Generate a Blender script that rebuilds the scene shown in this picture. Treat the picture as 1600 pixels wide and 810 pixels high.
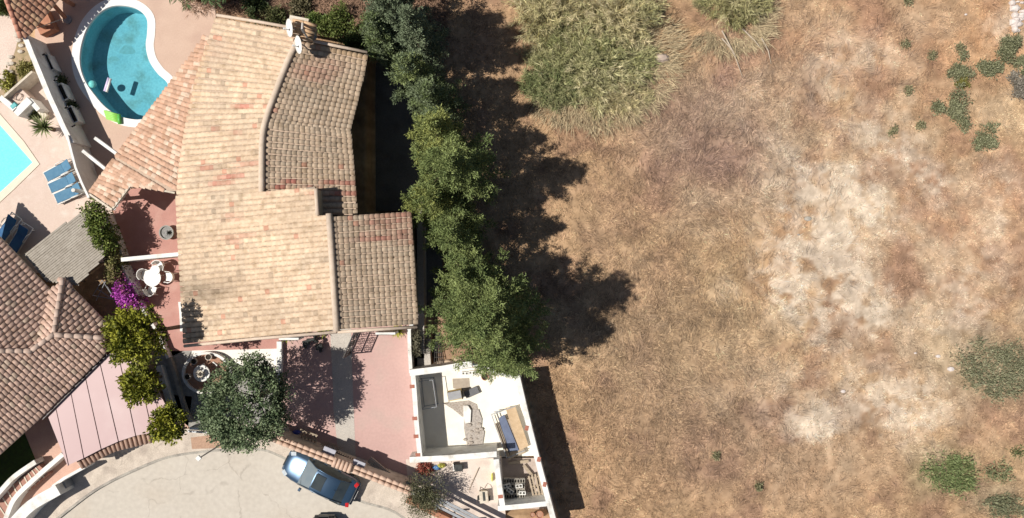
import bpy, math, random
import numpy as np
from mathutils import Vector, Matrix, geometry
random.seed(7); rng = np.random.default_rng(7)
S = bpy.context.scene
for o in list(bpy.data.objects): bpy.data.objects.remove(o)
C = S.collection
# ---------------------------------------------------------------- camera, sky, sun
CH = 45.0; PXM = 27.0            # camera height in metres, photo pixels per metre on the ground
cam_d = bpy.data.cameras.new('camera'); cam = bpy.data.objects.new('camera', cam_d); C.objects.link(cam)
cam.location = (0, 0, CH); cam_d.sensor_width = 36; cam_d.lens = 36*CH/(1600/PXM); cam_d.clip_end = 3000; cam_d.clip_start = .5
S.camera = cam
SUN_E = math.radians(57); SX, SY = 1.0, 0.10     # shadows run to +x, slightly to +y
w = bpy.data.worlds.new('World'); S.world = w; w.use_nodes = True
nt = w.node_tree; bg = nt.nodes['Background']; sky = nt.nodes.new('ShaderNodeTexSky')
sky.sky_type = 'NISHITA'; sky.sun_disc = False; sky.sun_elevation = SUN_E; sky.sun_rotation = math.atan2(-SX, -SY)
nt.links.new(sky.outputs[0], bg.inputs[0]); bg.inputs[1].default_value = 0.05
sun_d = bpy.data.lights.new('sun', 'SUN'); sun_d.energy = 5.0; sun_d.angle = math.radians(.5); sun_d.color = (1, .95, .87)
sun = bpy.data.objects.new('sun', sun_d); C.objects.link(sun)
hl = math.hypot(SX, SY)
sun.rotation_euler = Vector((math.cos(SUN_E)*SX/hl, math.cos(SUN_E)*SY/hl, -math.sin(SUN_E))).to_track_quat('-Z', 'Y').to_euler()
S.render.engine = 'CYCLES'
S.view_settings.view_transform = 'Standard'; S.view_settings.look = 'None'; S.view_settings.exposure = 0.07; S.view_settings.gamma = 1
S.render.resolution_x = 1024; S.render.resolution_y = 518
# ---------------------------------------------------------------- helpers
def P(px, py, z=0.0):
    s = (CH-z)/CH/PXM
    return Vector(((px-800)*s, (405-py)*s, z))
def PL(pts, z=0.0): return [P(a[0], a[1], z) for a in pts]
def plane3(a, b, c):
    A, B, D = (P(*t) for t in (a, b, c)); n = (B-A).cross(D-A); n.normalize()
    return lambda x, y: A.z-(n.x*(x-A.x)+n.y*(y-A.y))/n.z
def PP(px, py, f):
    z = 3
    for _ in range(12):
        p = P(px, py, z); z = f(p.x, p.y)
    return P(px, py, z)
NT = {}
def vn(x, y, s, seed=0):
    if seed not in NT: NT[seed] = np.random.default_rng(seed+100).random((256, 256))
    T = NT[seed]; x = np.asarray(x, float)/s+1000; y = np.asarray(y, float)/s+1000
    xi = np.floor(x).astype(int); yi = np.floor(y).astype(int); fx = x-xi; fy = y-yi
    fx = fx*fx*(3-2*fx); fy = fy*fy*(3-2*fy); g = lambda a, b: T[a % 256, b % 256]
    return (g(xi, yi)*(1-fx)+g(xi+1, yi)*fx)*(1-fy)+(g(xi, yi+1)*(1-fx)+g(xi+1, yi+1)*fx)*fy
def fbm(x, y, s, seed=0, n=4):
    r = 0; a = .5; t = 0
    for i in range(n): r = r+a*vn(x, y, s/2**i, seed+i); t += a; a *= .55
    return r/t
# ---------------------------------------------------------------- materials
MATS = {}
def mat(name, col, col2=None, scale=3.0, rough=.85, bump=.0, bscale=None, metal=0, tint=False, spec=.3, fine=.15, coat=0, dirt=None, streak=None, crack=0):
    if name in MATS: return MATS[name]
    m = bpy.data.materials.new(name); m.use_nodes = True; n = m.node_tree; N = n.nodes; L = n.links
    b = N['Principled BSDF']; b.inputs['Roughness'].default_value = rough; b.inputs['Metallic'].default_value = metal
    b.inputs['Specular IOR Level'].default_value = spec; b.inputs['Coat Weight'].default_value = coat
    geo = N.new('ShaderNodeNewGeometry'); pos = geo.outputs['Position']
    if streak:
        mp = N.new('ShaderNodeMapping'); mp.inputs['Rotation'].default_value = (0, 0, streak[0]); mp.inputs['Scale'].default_value = (streak[1], 1, 1)
        L.new(pos, mp.inputs[0]); pos = mp.outputs[0]
    def noise(sc, det=5):
        t = N.new('ShaderNodeTexNoise'); t.inputs['Scale'].default_value = sc; t.inputs['Detail'].default_value = det; L.new(pos, t.inputs['Vector']); return t
    def mix(f, a, c, mode='MIX', fac=1.0):
        x = N.new('ShaderNodeMix'); x.data_type = 'RGBA'; x.blend_type = mode
        if hasattr(f, 'links'): L.new(f, x.inputs[0])
        else: x.inputs[0].default_value = f
        for v, i in ((a, 6), (c, 7)):
            if hasattr(v, 'links'): L.new(v, x.inputs[i])
            else: x.inputs[i].default_value = (*v, 1) if len(v) == 3 else v
        return x.outputs[2]
    def ramp(src, lo, hi):
        r = N.new('ShaderNodeMapRange'); L.new(src, r.inputs[0]); r.inputs[1].default_value = lo; r.inputs[2].default_value = hi; return r.outputs[0]
    col2 = col2 or tuple(c*.8 for c in col)
    c = mix(ramp(noise(scale).outputs[0], .35, .65), col, col2)
    if dirt: c = mix(ramp(noise(dirt[1]).outputs[0], .52, .75), c, dirt[0])
    if crack:
        vo = N.new('ShaderNodeTexVoronoi'); vo.feature = 'DISTANCE_TO_EDGE'; vo.inputs['Scale'].default_value = crack; wn = N.new('ShaderNodeTexNoise'); wn.inputs['Scale'].default_value = 1.3; wn.inputs['Detail'].default_value = 6; L.new(pos, wn.inputs['Vector'])
        va = N.new('ShaderNodeVectorMath'); va.operation = 'MULTIPLY_ADD'; L.new(wn.outputs['Color'], va.inputs[0]); va.inputs[1].default_value = (1.1, 1.1, 0); L.new(pos, va.inputs[2]); L.new(va.outputs[0], vo.inputs['Vector'])
        r_ = ramp(vo.outputs['Distance'], .010*crack*3, .002); m_ = N.new('ShaderNodeMath'); m_.operation = 'MULTIPLY'; L.new(r_, m_.inputs[0]); L.new(ramp(noise(.8).outputs[0], .45, .6), m_.inputs[1]); m2 = N.new('ShaderNodeMath'); m2.operation = 'MULTIPLY'; L.new(m_.outputs[0], m2.inputs[0]); m2.inputs[1].default_value = .38
        c = mix(m2.outputs[0], c, (.2, .165, .135))
    if fine: c = mix(fine, c, mix(ramp(noise(scale*12, 3).outputs[0], .3, .7), (0, 0, 0), (1, 1, 1)), 'OVERLAY')
    if tint:
        a = N.new('ShaderNodeAttribute'); a.attribute_name = 'col'; c = mix(1.0, c, a.outputs[0], 'MULTIPLY')
        oi = N.new('ShaderNodeObjectInfo'); c = mix(1.0, c, oi.outputs['Color'], 'MULTIPLY')
    L.new(c, b.inputs['Base Color'])
    if bump:
        bp = N.new('ShaderNodeBump'); bp.inputs['Strength'].default_value = bump; bp.inputs['Distance'].default_value = .03
        L.new(noise(bscale or scale*8).outputs[0], bp.inputs['Height']); L.new(bp.outputs[0], b.inputs['Normal'])
    MATS[name] = m; return m
def water(name, tintc):
    m = bpy.data.materials.new(name); m.use_nodes = True; n = m.node_tree; N = n.nodes; L = n.links
    N.remove(N['Principled BSDF']); tr = N.new('ShaderNodeBsdfTransparent'); tr.inputs[0].default_value = (*tintc, 1)
    gl = N.new('ShaderNodeBsdfGlossy'); gl.inputs['Roughness'].default_value = .03
    fr = N.new('ShaderNodeFresnel'); fr.inputs[0].default_value = 1.33; mx = N.new('ShaderNodeMixShader')
    t = N.new('ShaderNodeTexNoise'); t.inputs['Scale'].default_value = 3; g = N.new('ShaderNodeNewGeometry'); L.new(g.outputs['Position'], t.inputs['Vector'])
    b = N.new('ShaderNodeBump'); b.inputs['Strength'].default_value = .25; b.inputs['Distance'].default_value = .02; L.new(t.outputs[0], b.inputs['Height']); L.new(b.outputs[0], gl.inputs['Normal']); L.new(b.outputs[0], fr.inputs['Normal'])
    L.new(fr.outputs[0], mx.inputs[0]); L.new(tr.outputs[0], mx.inputs[1]); L.new(gl.outputs[0], mx.inputs[2]); L.new(mx.outputs[0], N['Material Output'].inputs[0]); return m
# ---------------------------------------------------------------- mesh building
ORG = {}
def tag(o, label=None, cat=None, group=None, kind=None):
    for k, v in (('label', label), ('category', cat), ('group', group), ('kind', kind)):
        if v: o[k] = v
    return o
def empty(name, loc, label, cat, group=None):
    o = bpy.data.objects.new(name, None); C.objects.link(o); o.location = loc; o.empty_display_size = .3; ORG[o.name] = Vector(loc)
    return tag(o, label, cat, group)
def finish(name, me, m, parent, org):
    o = bpy.data.objects.new(name, me); C.objects.link(o)
    if m is not None:
        for x in (m if isinstance(m, (list, tuple)) else [m]): me.materials.append(x)
    ORG[o.name] = Vector(org)
    if parent is not None: o.parent = parent; o.location = Vector(org)-ORG[parent.name]
    else: o.location = org
    return o
def npmesh(name, V, F, m, parent=None, col=None, smooth=False, label=None, cat=None, group=None, kind=None):
    V = np.asarray(V, float).reshape(-1, 3); F = np.asarray(F, int); k = F.shape[1]
    org = np.array([(V[:, 0].min()+V[:, 0].max())/2, (V[:, 1].min()+V[:, 1].max())/2, V[:, 2].min()])
    me = bpy.data.meshes.new(name); me.vertices.add(len(V)); me.vertices.foreach_set('co', (V-org).astype(np.float32).ravel())
    me.loops.add(F.size); me.loops.foreach_set('vertex_index', F.astype(np.int32).ravel())
    me.polygons.add(len(F)); me.polygons.foreach_set('loop_start', np.arange(0, F.size, k, dtype=np.int32)); me.polygons.foreach_set('loop_total', np.full(len(F), k, np.int32))
    if smooth: me.polygons.foreach_set('use_smooth', np.ones(len(F), bool))
    me.update(calc_edges=True)
    a = me.attributes.new('col', 'FLOAT_COLOR', 'POINT')
    cc = np.ones((len(V), 4), np.float32)
    if col is not None: cc[:, :3] = col
    a.data.foreach_set('color', cc.ravel())
    return tag(finish(name, me, m, parent, org), label, cat, group, kind)
class MB:
    def __init__(s): s.v = []; s.f = []; s.mi = []; s.m = 0
    def add(s, vs, fs):
        b = len(s.v); s.v += [tuple(v) for v in vs]; s.f += [tuple(b+i for i in f) for f in fs]; s.mi += [s.m]*len(fs); return s
    def box(s, c, sz, rz=0, rx=0, ry=0):
        M = Matrix.Translation(Vector(c)) @ Matrix.Rotation(rz, 4, 'Z') @ Matrix.Rotation(ry, 4, 'Y') @ Matrix.Rotation(rx, 4, 'X')
        h = [t/2 for t in sz]; vs = [M @ Vector((a*h[0], b*h[1], d*h[2])) for a in (-1, 1) for b in (-1, 1) for d in (-1, 1)]
        return s.add(vs, [(0, 1, 3, 2), (4, 6, 7, 5), (0, 4, 5, 1), (2, 3, 7, 6), (0, 2, 6, 4), (1, 5, 7, 3)])
    def bar(s, a, b, wd, ht=None):
        a = Vector(a); b = Vector(b); d = b-a; L = d.length; ht = ht or wd
        x = d/L; up = Vector((0, 0, 1)) if abs(x.z) < .95 else Vector((1, 0, 0)); y = up.cross(x).normalized(); z = x.cross(y)
        vs = [p+y*(i*wd/2)+z*(j*ht/2) for p in (a, b) for i, j in ((-1, -1), (1, -1), (1, 1), (-1, 1))]
        return s.add(vs, [(3, 2, 1, 0), (4, 5, 6, 7), (0, 1, 5, 4), (1, 2, 6, 5), (2, 3, 7, 6), (3, 0, 4, 7)])
    def tube(s, pts, r, n=8, cap=True):
        pts = [Vector(p) for p in pts]; rs = r if isinstance(r, (list, tuple)) else [r]*len(pts); vs = []; fs = []
        for i, p in enumerate(pts):
            d = (pts[min(i+1, len(pts)-1)]-pts[max(i-1, 0)]).normalized(); up = Vector((0, 0, 1)) if abs(d.z) < .9 else Vector((1, 0, 0))
            a = up.cross(d).normalized(); b = d.cross(a)
            vs += [p+a*(rs[i]*math.cos(k*2*math.pi/n))+b*(rs[i]*math.sin(k*2*math.pi/n)) for k in range(n)]
        for i in range(len(pts)-1):
            for k in range(n): fs.append((i*n+k, i*n+(k+1) % n, (i+1)*n+(k+1) % n, (i+1)*n+k))
        if cap: fs += [tuple(range(n))[::-1], tuple(range((len(pts)-1)*n, len(pts)*n))]
        return s.add(vs, fs)
    def lathe(s, c, prof, n=20, sx=1, sy=1):
        c = Vector(c); vs = [c+Vector((r*sx*math.cos(k*2*math.pi/n), r*sy*math.sin(k*2*math.pi/n), z)) for r, z in prof for k in range(n)]; fs = []
        for i in range(len(prof)-1):
            for k in range(n): fs.append((i*n+k, i*n+(k+1) % n, (i+1)*n+(k+1) % n, (i+1)*n+k))
        if prof[0][0] > 1e-4: fs.append(tuple(range(n))[::-1])
        if prof[-1][0] > 1e-4: fs.append(tuple(range((len(prof)-1)*n, len(prof)*n)))
        return s.add(vs, fs)
    def prism(s, poly, z0, z1, holes=(), open_bottom=False):
        f0 = z0 if callable(z0) else (lambda x, y: z0); f1 = z1 if callable(z1) else (lambda x, y: z1)
        loops = [[Vector((p[0], p[1], 0)) for p in poly]]+[[Vector((p[0], p[1], 0)) for p in h] for h in holes]
        tri = geometry.tessellate_polygon(loops); fl = [p for l in loops for p in l]; n = len(fl)
        vs = [Vector((p.x, p.y, f1(p.x, p.y))) for p in fl]+[Vector((p.x, p.y, f0(p.x, p.y))) for p in fl]; fs = []
        for t in tri:
            a, b, c = (fl[i] for i in t); up = (b-a).cross(c-a).z > 0
            t = t if up else t[::-1]; fs.append(tuple(t))
            if not open_bottom: fs.append(tuple(i+n for i in t[::-1]))
        o = 0
        for l in loops:
            k = len(l)
            for i in range(k): a = o+i; b = o+(i+1) % k; fs.append((a, b, b+n, a+n))
            o += k
        return s.add(vs, fs)
    def build(s, name, m, parent=None, label=None, cat=None, group=None, kind=None, smooth=False, bevel=0, recalc=True):
        xs = [v[0] for v in s.v]; ys = [v[1] for v in s.v]; org = Vector(((min(xs)+max(xs))/2, (min(ys)+max(ys))/2, min(v[2] for v in s.v)))
        me = bpy.data.meshes.new(name); me.from_pydata([tuple(Vector(v)-org) for v in s.v], [], s.f)
        if recalc:
            import bmesh
            bm = bmesh.new(); bm.from_mesh(me); bmesh.ops.recalc_face_normals(bm, faces=bm.faces); bm.to_mesh(me); bm.free()
        for p, i in zip(me.polygons, s.mi): p.material_index = i
        if smooth:
            for p in me.polygons: p.use_smooth = True
        a = me.attributes.new('col', 'FLOAT_COLOR', 'POINT'); a.data.foreach_set('color', np.ones(len(s.v)*4, np.float32))
        o = finish(name, me, m, parent, org)
        if bevel: b = o.modifiers.new('bevel', 'BEVEL'); b.width = bevel; b.segments = 2; b.limit_method = 'ANGLE'
        return tag(o, label, cat, group, kind)
def copy_tree(o, parent=None):
    c = o.copy(); C.objects.link(c); ORG[c.name] = ORG.get(o.name, Vector())
    if parent is not None: c.parent = parent
    for ch in list(o.children): copy_tree(ch, c)
    return c
def place(root, loc, rz=0, label=None): 
    root.location = loc; root.rotation_euler = (0, 0, rz)
    if label: root['label'] = label
    return root
def smooth_loop(pts, k=6):
    out = []; n = len(pts)
    for i in range(n):
        p0, p1, p2, p3 = (np.array(pts[(i+j) % n], float) for j in (-1, 0, 1, 2))
        for t in np.arange(k)/k: out.append(tuple(.5*((2*p1)+(-p0+p2)*t+(2*p0-5*p1+4*p2-p3)*t*t+(-p0+3*p1-3*p2+p3)*t**3)))
    return out
def smooth_line(pts, k=6):
    e = [tuple(2*np.array(pts[0])-np.array(pts[1]))]+list(pts)+[tuple(2*np.array(pts[-1])-np.array(pts[-2]))]; out = []
    for i in range(1, len(e)-2):
        p0, p1, p2, p3 = (np.array(e[i+j], float) for j in (-1, 0, 1, 2))
        for t in np.arange(k)/k: out.append(tuple(.5*((2*p1)+(-p0+p2)*t+(2*p0-5*p1+4*p2-p3)*t*t+(-p0+3*p1-3*p2+p3)*t**3)))
    out.append(tuple(pts[-1])); return out
def offset_loop(pts, d):
    a = np.array([(p[0], p[1]) for p in pts]); t = np.roll(a, -1, 0)-np.roll(a, 1, 0); t /= np.linalg.norm(t, axis=1)[:, None]
    area = sum(a[i, 0]*a[(i+1) % len(a), 1]-a[(i+1) % len(a), 0]*a[i, 1] for i in range(len(a)))
    nrm = np.stack([t[:, 1], -t[:, 0]], 1)*(1 if area > 0 else -1); return [tuple(p) for p in a+nrm*d]
def strip(pts, w0, w1):
    a = np.array([(p[0], p[1]) for p in pts]); t = np.gradient(a, axis=0); t /= np.linalg.norm(t, axis=1)[:, None]; nr = np.stack([-t[:, 1], t[:, 0]], 1)
    return [tuple(p) for p in a+nr*w0]+[tuple(p) for p in (a+nr*w1)[::-1]]
def inpoly(x, y, poly):
    x = np.asarray(x); y = np.asarray(y); r = np.zeros(x.shape, bool); n = len(poly)
    for i in range(n):
        x0, y0 = poly[i][:2]; x1, y1 = poly[(i+1) % n][:2]
        if y0 == y1: continue
        r ^= ((y0 > y) != (y1 > y)) & (x < (x1-x0)*(y-y0)/(y1-y0)+x0)
    return r
# materials shared
white = mat('white_render', (.80, .79, .75), (.70, .69, .66), 2.0, .8, .15, 20, dirt=((.52, .48, .42), 1.6))
plaster = mat('cream_plaster', (.66, .60, .50), (.55, .48, .38), 3, .85, .2, dirt=((.4, .33, .25), 2.5))
concrete = mat('grey_concrete', (.40, .37, .32), (.33, .30, .26), 1.2, .9, .25, 20, dirt=((.22, .2, .18), 2))
darkmetal = mat('dark_metal', (.03, .03, .035), (.05, .045, .04), 4, .45, metal=.6)
greymetal = mat('grey_metal', (.35, .36, .38), (.28, .29, .3), 4, .5, metal=.3)
redpav = mat('red_paving', (.47, .25, .21), (.42, .215, .18), 1.3, .8, .05, 30, dirt=((.5, .3, .25), 1.1), fine=.05)
drivep = mat('pink_driveway', (.53, .35, .315), (.49, .32, .29), .6, .85, .05, 40, dirt=((.48, .345, .305), .7), fine=.05)
terr = mat('terracotta', (.45, .22, .13), (.36, .16, .1), 6, .8, .1)
bark = mat('bark', (.16, .11, .075), (.09, .065, .045), 8, .9, .6, 30)
wood = mat('weathered_wood', (.42, .34, .25), (.30, .24, .18), 6, .85, .2, streak=(0, .2))
rubm = mat('rubble', (.45, .40, .35), (.30, .25, .21), 9, .95, .4)
tilem = mat('clay_tile', (1, 1, 1), (.84, .81, .78), 5, .85, .25, 40, tint=True, dirt=((.62, .58, .52), 2.2), fine=.25)
leafm = mat('foliage', (1, 1, 1), (.8, .82, .75), 6, .6, tint=True, spec=.25, fine=0)
grassm = mat('dry_grass', (1, 1, 1), (.85, .85, .85), 8, .9, tint=True, spec=.1, fine=0)
# ================================================================ terrain
POOL = smooth_loop([(190, 9), (213, 14), (229, 29), (230, 52), (228, 72), (233, 95), (246, 115), (262, 131), (262, 152), (246, 174), (224, 186), (203, 186), (183, 180), (164, 167), (148, 149), (133, 127), (125, 102), (126, 75), (135, 46), (150, 25), (169, 12)], 5)
pool_in = [tuple(P(a, b, 0))[:2] for a, b in POOL]
_c = [(51, 254), (-39, 151), (-189, 289), (-99, 392)]
POOL2 = [(_c[i][0]+(_c[(i+1) % 4][0]-_c[i][0])*t, _c[i][1]+(_c[(i+1) % 4][1]-_c[i][1])*t) for i in range(4) for t in (0, .25, .5, .75)]
pool2_in = [tuple(P(a, b, 0))[:2] for a, b in POOL2]
SITE = [(652, 584), (742, 572), (808, 592), (838, 700), (862, 800), (787, 800), (777, 716), (662, 716)]
site_poly = [tuple(P(a, b, 0))[:2] for a, b in SITE]
def edge_x(py): # west level ends here (photo pixels at z=0)
    return np.interp(py, [-400, 20, 80, 110, 330, 345, 560, 585, 700, 760, 830, 1400], [520, 560, 572, 572, 572, 645, 648, 740, 836, 850, 872, 1010])
def height(x, y):
    px = x*PXM+800; py = 405-y*PXM
    d = (px-edge_x(py))/PXM; wd = np.interp(py, [-100, 40, 90], [5, 4, .3])
    t = np.clip(d/wd, 0, 1); t = t*t*(3-2*t)
    h = -.06-1.5*t+t*.10*(fbm(x, y, 4, 3)-.5)*2
    h = np.where(inpoly(x, y, offset_loop(pool_in, .7)), -2.2, h); h = np.where(inpoly(x, y, offset_loop(pool2_in, .6)), -2.2, h)
    h = np.where(inpoly(x, y, offset_loop(site_poly, .25)), -1.1, h)
    return h
def blob(px, py, cx, cy, rx, ry, rot=0, soft=.5):
    c, s = math.cos(math.radians(rot)), math.sin(math.radians(rot)); dx = px-cx; dy = py-cy
    r = np.sqrt(((dx*c+dy*s)/rx)**2+((-dx*s+dy*c)/ry)**2); return np.clip((1+soft-r)/(2*soft), 0, 1)
CHALK = [(1290, 385, 60, 70, 20, 1), (1330, 440, 45, 60, -20, .9), (1370, 490, 35, 30, 0, .7), (1250, 480, 16, 60, -38, .85), (1275, 300, 60, 30, 30, .6), (1345, 290, 50, 30, 40, .7), (1400, 330, 60, 22, 35, .55), (1380, 190, 60, 35, 10, .55),
         (1440, 250, 60, 28, 40, .55), (1310, 100, 30, 45, 35, .45), (1385, 75, 40, 20, 30, .4), (1255, 235, 60, 14, 30, .5), (1290, 665, 30, 24, 0, .85), (1285, 630, 60, 40, 0, .4), (1400, 620, 60, 50, 0, .4), (1450, 650, 60, 40, 0, .5),
         (1390, 500, 40, 24, 0, .5), (1510, 500, 50, 40, 0, .4), (1590, 300, 30, 40, 0, .5), (1560, 430, 60, 60, 0, .35), (1490, 280, 30, 20, 0, .4), (1330, 545, 30, 15, 30, .4), (1595, 40, 25, 25, 0, .6)]
def ell(a): return np.cos(a)
def field_col(x, y):
    px = x*PXM+800; py = 405-y*PXM
    wx = px+45*(fbm(x, y, 2.2, 21)-.5)+18*(fbm(x, y, .6, 23)-.5); wy = py+45*(fbm(x, y, 2.2, 31)-.5)+18*(fbm(x, y, .6, 33)-.5)
    sh = np.asarray(x).shape
    base = np.array([.425, .280, .165]); c = np.ones(sh+(3,))*base
    def mixin(m, k): nonlocal c; m = m[..., None]; c = c*(1-m)+np.array(k)*m
    n1 = fbm(x, y, 5, 1); n2 = fbm(x, y, 1.8, 5); n3 = fbm(x, y, .5, 9)
    mixin(np.clip((n1-.5)*3.5, 0, .8), (.49, .345, .205))            # straw
    mixin(np.clip((.5-n2)*3, 0, .6), (.265, .155, .108))          # brown
    mixin(.75*blob(wx, wy, 1130, 200, 130, 130, 30, .6), (.29, .195, .155))   # mauve dead weeds
    mixin(.6*blob(wx, wy, 1080, 580, 130, 110, 30, .7), (.27, .185, .14))
    mixin(.4*blob(wx, wy, 1200, 720, 200, 90, 0, .7), (.30, .20, .145))
    mixin(.55*blob(wx, wy, 1110, 500, 90, 170, 25, .6), (.43, .31, .18))
    mixin(.6*blob(wx, wy, 960, 380, 60, 110, -35, .6), (.42, .29, .18))
    mixin(.5*blob(wx, wy, 760, 60, 110, 60, 0, .6), (.44, .29, .18))
    mixin(.6*blob(wx, wy, 1060, 70, 60, 50, 0, .6), (.48, .31, .16))
    mixin(.5*blob(wx, wy, 1220, 370, 40, 80, 20, .6), (.40, .24, .13))
    mixin(.5*blob(wx, wy, 1400, 60, 200, 80, 0, .6), (.37, .21, .135))
    mixin(.55*blob(wx, wy, 1550, 330, 90, 100, 0, .7), (.37, .215, .14))
    mixin(.5*blob(wx, wy, 1420, 430, 110, 60, 20, .6), (.31, .19, .13))
    mixin(.5*blob(wx, wy, 1400, 540, 60, 40, 20, .6), (.30, .18, .12))
    mixin(.6*blob(wx, wy, 1560, 50, 60, 60, 0, .5), (.48, .28, .15))
    mixin(.35*blob(wx, wy, 1580, 650, 60, 40, 0, .5), (.42, .26, .18)); mixin(.6*blob(wx, wy, 1575, 578, 85, 58, 10, .5), (.20, .19, .13)); mixin(.6*blob(wx, wy, 1488, 742, 48, 44, 0, .5), (.20, .19, .11)); mixin(.5*blob(wx, wy, 1575, 790, 50, 25, 0, .5), (.20, .18, .13))
    k = sum(s*blob(wx, wy, a, b, rx*1.15, ry*1.15, r, .75) for a, b, rx, ry, r, s in CHALK)
    fringe = .8*blob(wx, wy, 1370, 350, 260, 330, 0, .7)
    mixin(np.clip(fringe*(n2-.45)*4, 0, .5), (.50, .385, .27))
    rid = 1-np.abs(fbm(x, y, 1.5, 43)-.5)*7; k = np.clip(k, 0, 1)*np.clip(.12+np.maximum((fbm(x+y*.5, y-x*.3, .8, 41)-.42)*5.5, .55*rid*(fbm(x, y, .3, 47)+.4)), 0, 1)
    mixin(np.clip(k*.95, 0, .76), (.63, .53, .42))
    c = c*1.06*(.62+.76*n3[..., None])*(.78+.44*fbm(x, y, 1.1, 17, 3)[..., None])*(.86+.28*fbm(x, y, .16, 13, 2)[..., None])
    return c
def axis(a, b, st):
    core = np.arange(a, b, st); ext = np.array([.6, 1.5, 3, 6, 12, 25, 50, 100, 200, 400, 800]); return np.concatenate([(a-ext)[::-1], core, core[-1]+ext])
gx = axis(-31, 31, .13); gy = axis(-16.5, 16.5, .13); X, Y = np.meshgrid(gx, gy); Z = height(X, Y)
idx = np.arange(X.size).reshape(X.shape); F = np.stack([idx[:-1, :-1], idx[:-1, 1:], idx[1:, 1:], idx[1:, :-1]], -1).reshape(-1, 4)
groundm = mat('dry_soil', (1, 1, 1), (.8, .78, .76), 2.5, .95, .7, 26, tint=True, spec=.1, fine=.55)
GC = field_col(X, Y); GC[(abs(X) > 31.2) | (abs(Y) > 16.7)] = (.39, .265, .18)
npmesh('ground', np.stack([X, Y, Z], -1), F, groundm, col=GC.reshape(-1, 3), kind='structure', smooth=True)

# dry grass combed by the wind: tufts of thin blades
def blades(cx, cy, z0, nb, length, flat, colfn, width=.012, adir=None, spread=1.0):
    n = len(cx); N = n*nb
    bx = np.repeat(cx, nb)+rng.normal(0, .09, N); by = np.repeat(cy, nb)+rng.normal(0, .09, N); bz = np.repeat(z0, nb)
    a = np.repeat(adir if adir is not None else rng.random(n)*6.28, nb)+rng.normal(0, spread, N)
    L = np.repeat(length, nb)*rng.uniform(.5, 1.2, N); fl = np.clip(np.repeat(flat, nb)+rng.normal(0, .15, N), .25, 1.45)
    d = np.stack([np.cos(a)*np.sin(fl), np.sin(a)*np.sin(fl), np.cos(fl)], -1); b0 = np.stack([bx, by, bz-.01], -1)
    d2 = d.copy(); d2[:, 2] *= .35; sd = np.stack([-np.sin(a), np.cos(a), rng.uniform(-.5, .5, N)], -1)*width
    mid = b0+d*L[:, None]*.55; tip = mid+d2*L[:, None]*.55
    V = np.stack([b0-sd*.7, b0+sd*.7, mid+sd, tip, mid-sd], 1)
    V = np.stack([b0-sd*.7, b0+sd*.7, mid+sd, mid-sd, tip+sd*.1, tip-sd*.1], 1)
    base = np.arange(N)[:, None]*6; F = np.concatenate([base+np.array([[0, 1, 2, 3]]), base+np.array([[3, 2, 4, 5]])], 1).reshape(-1, 4)
    col = np.repeat(colfn(bx, by, N), 6, 0); return V.reshape(-1, 3), F, col
n = 26000; x = rng.uniform(-4.5, 31, n); y = rng.uniform(-16, 16, n); px = x*PXM+800; py = 405-y*PXM
keep = (px > edge_x(py)+14) & ~inpoly(x, y, offset_loop(site_poly, .5)); ck = np.clip(sum(s*blob(px, py, a, b, rx, ry, r, .5) for a, b, rx, ry, r, s in CHALK), 0, 1)
keep &= rng.random(n) > ck*.75; keep &= fbm(x, y, 1.3, 61)+rng.uniform(-.3, .3, n) > .36
x = x[keep]; y = y[keep]; px = px[keep]; py = py[keep]
tall = np.clip(blob(px, py, 1120, 210, 150, 160, 30, .5)+blob(px, py, 1060, 560, 170, 170, 0, .6)+.5*blob(px, py, 960, 700, 110, 140, 0, .5), 0, 1)
ang = (fbm(x, y, 3.5, 71)-.5)*9+.6
def gc(bx, by, N):
    c = field_col(bx, by); g = rng.random(N)[:, None]; c = c*(.5+1.05*g); return np.where(rng.random(N)[:, None] < .12, c*np.array([1.35, 1.38, 1.35]), c)
V, F, col = blades(x, y, height(x, y), 15, .17+.24*tall*rng.uniform(.5, 1, len(x)), np.full(len(x), 1.1), gc, .0105, ang, .85)
npmesh('dry_grass', V, F, grassm, col=np.clip(col, 0, .8), kind='stuff')
# long dead stems lying over the mauve and straw zones
n = 9000; x = rng.uniform(-3, 31, n); y = rng.uniform(-16, 16, n); px = x*PXM+800; py = 405-y*PXM; tall2 = np.clip(blob(px, py, 1120, 220, 170, 190, 30, .6)+.7*blob(px, py, 1060, 560, 190, 190, 0, .6)+.5*blob(px, py, 1350, 60, 200, 60, 0, .5), 0, 1)
kp = (px > edge_x(py)+14) & ~inpoly(x, y, offset_loop(site_poly, .5)) & (rng.random(n) < .1+.8*tall2); x = x[kp]; y = y[kp]; ang = (fbm(x, y, 2.5, 171)-.5)*10+.9
V, F, col = blades(x, y, height(x, y)+.05, 5, rng.uniform(.3, .7, len(x)), np.full(len(x), 1.25), lambda a, b, N: field_col(a, b)*np.array([1.0, 1.02, 1.08])*rng.uniform(.55, 1.5, (N, 1)), .008, ang, .5)
npmesh('dead_weeds', V, F, grassm, col=np.clip(col, 0, .8), kind='stuff')
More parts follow.
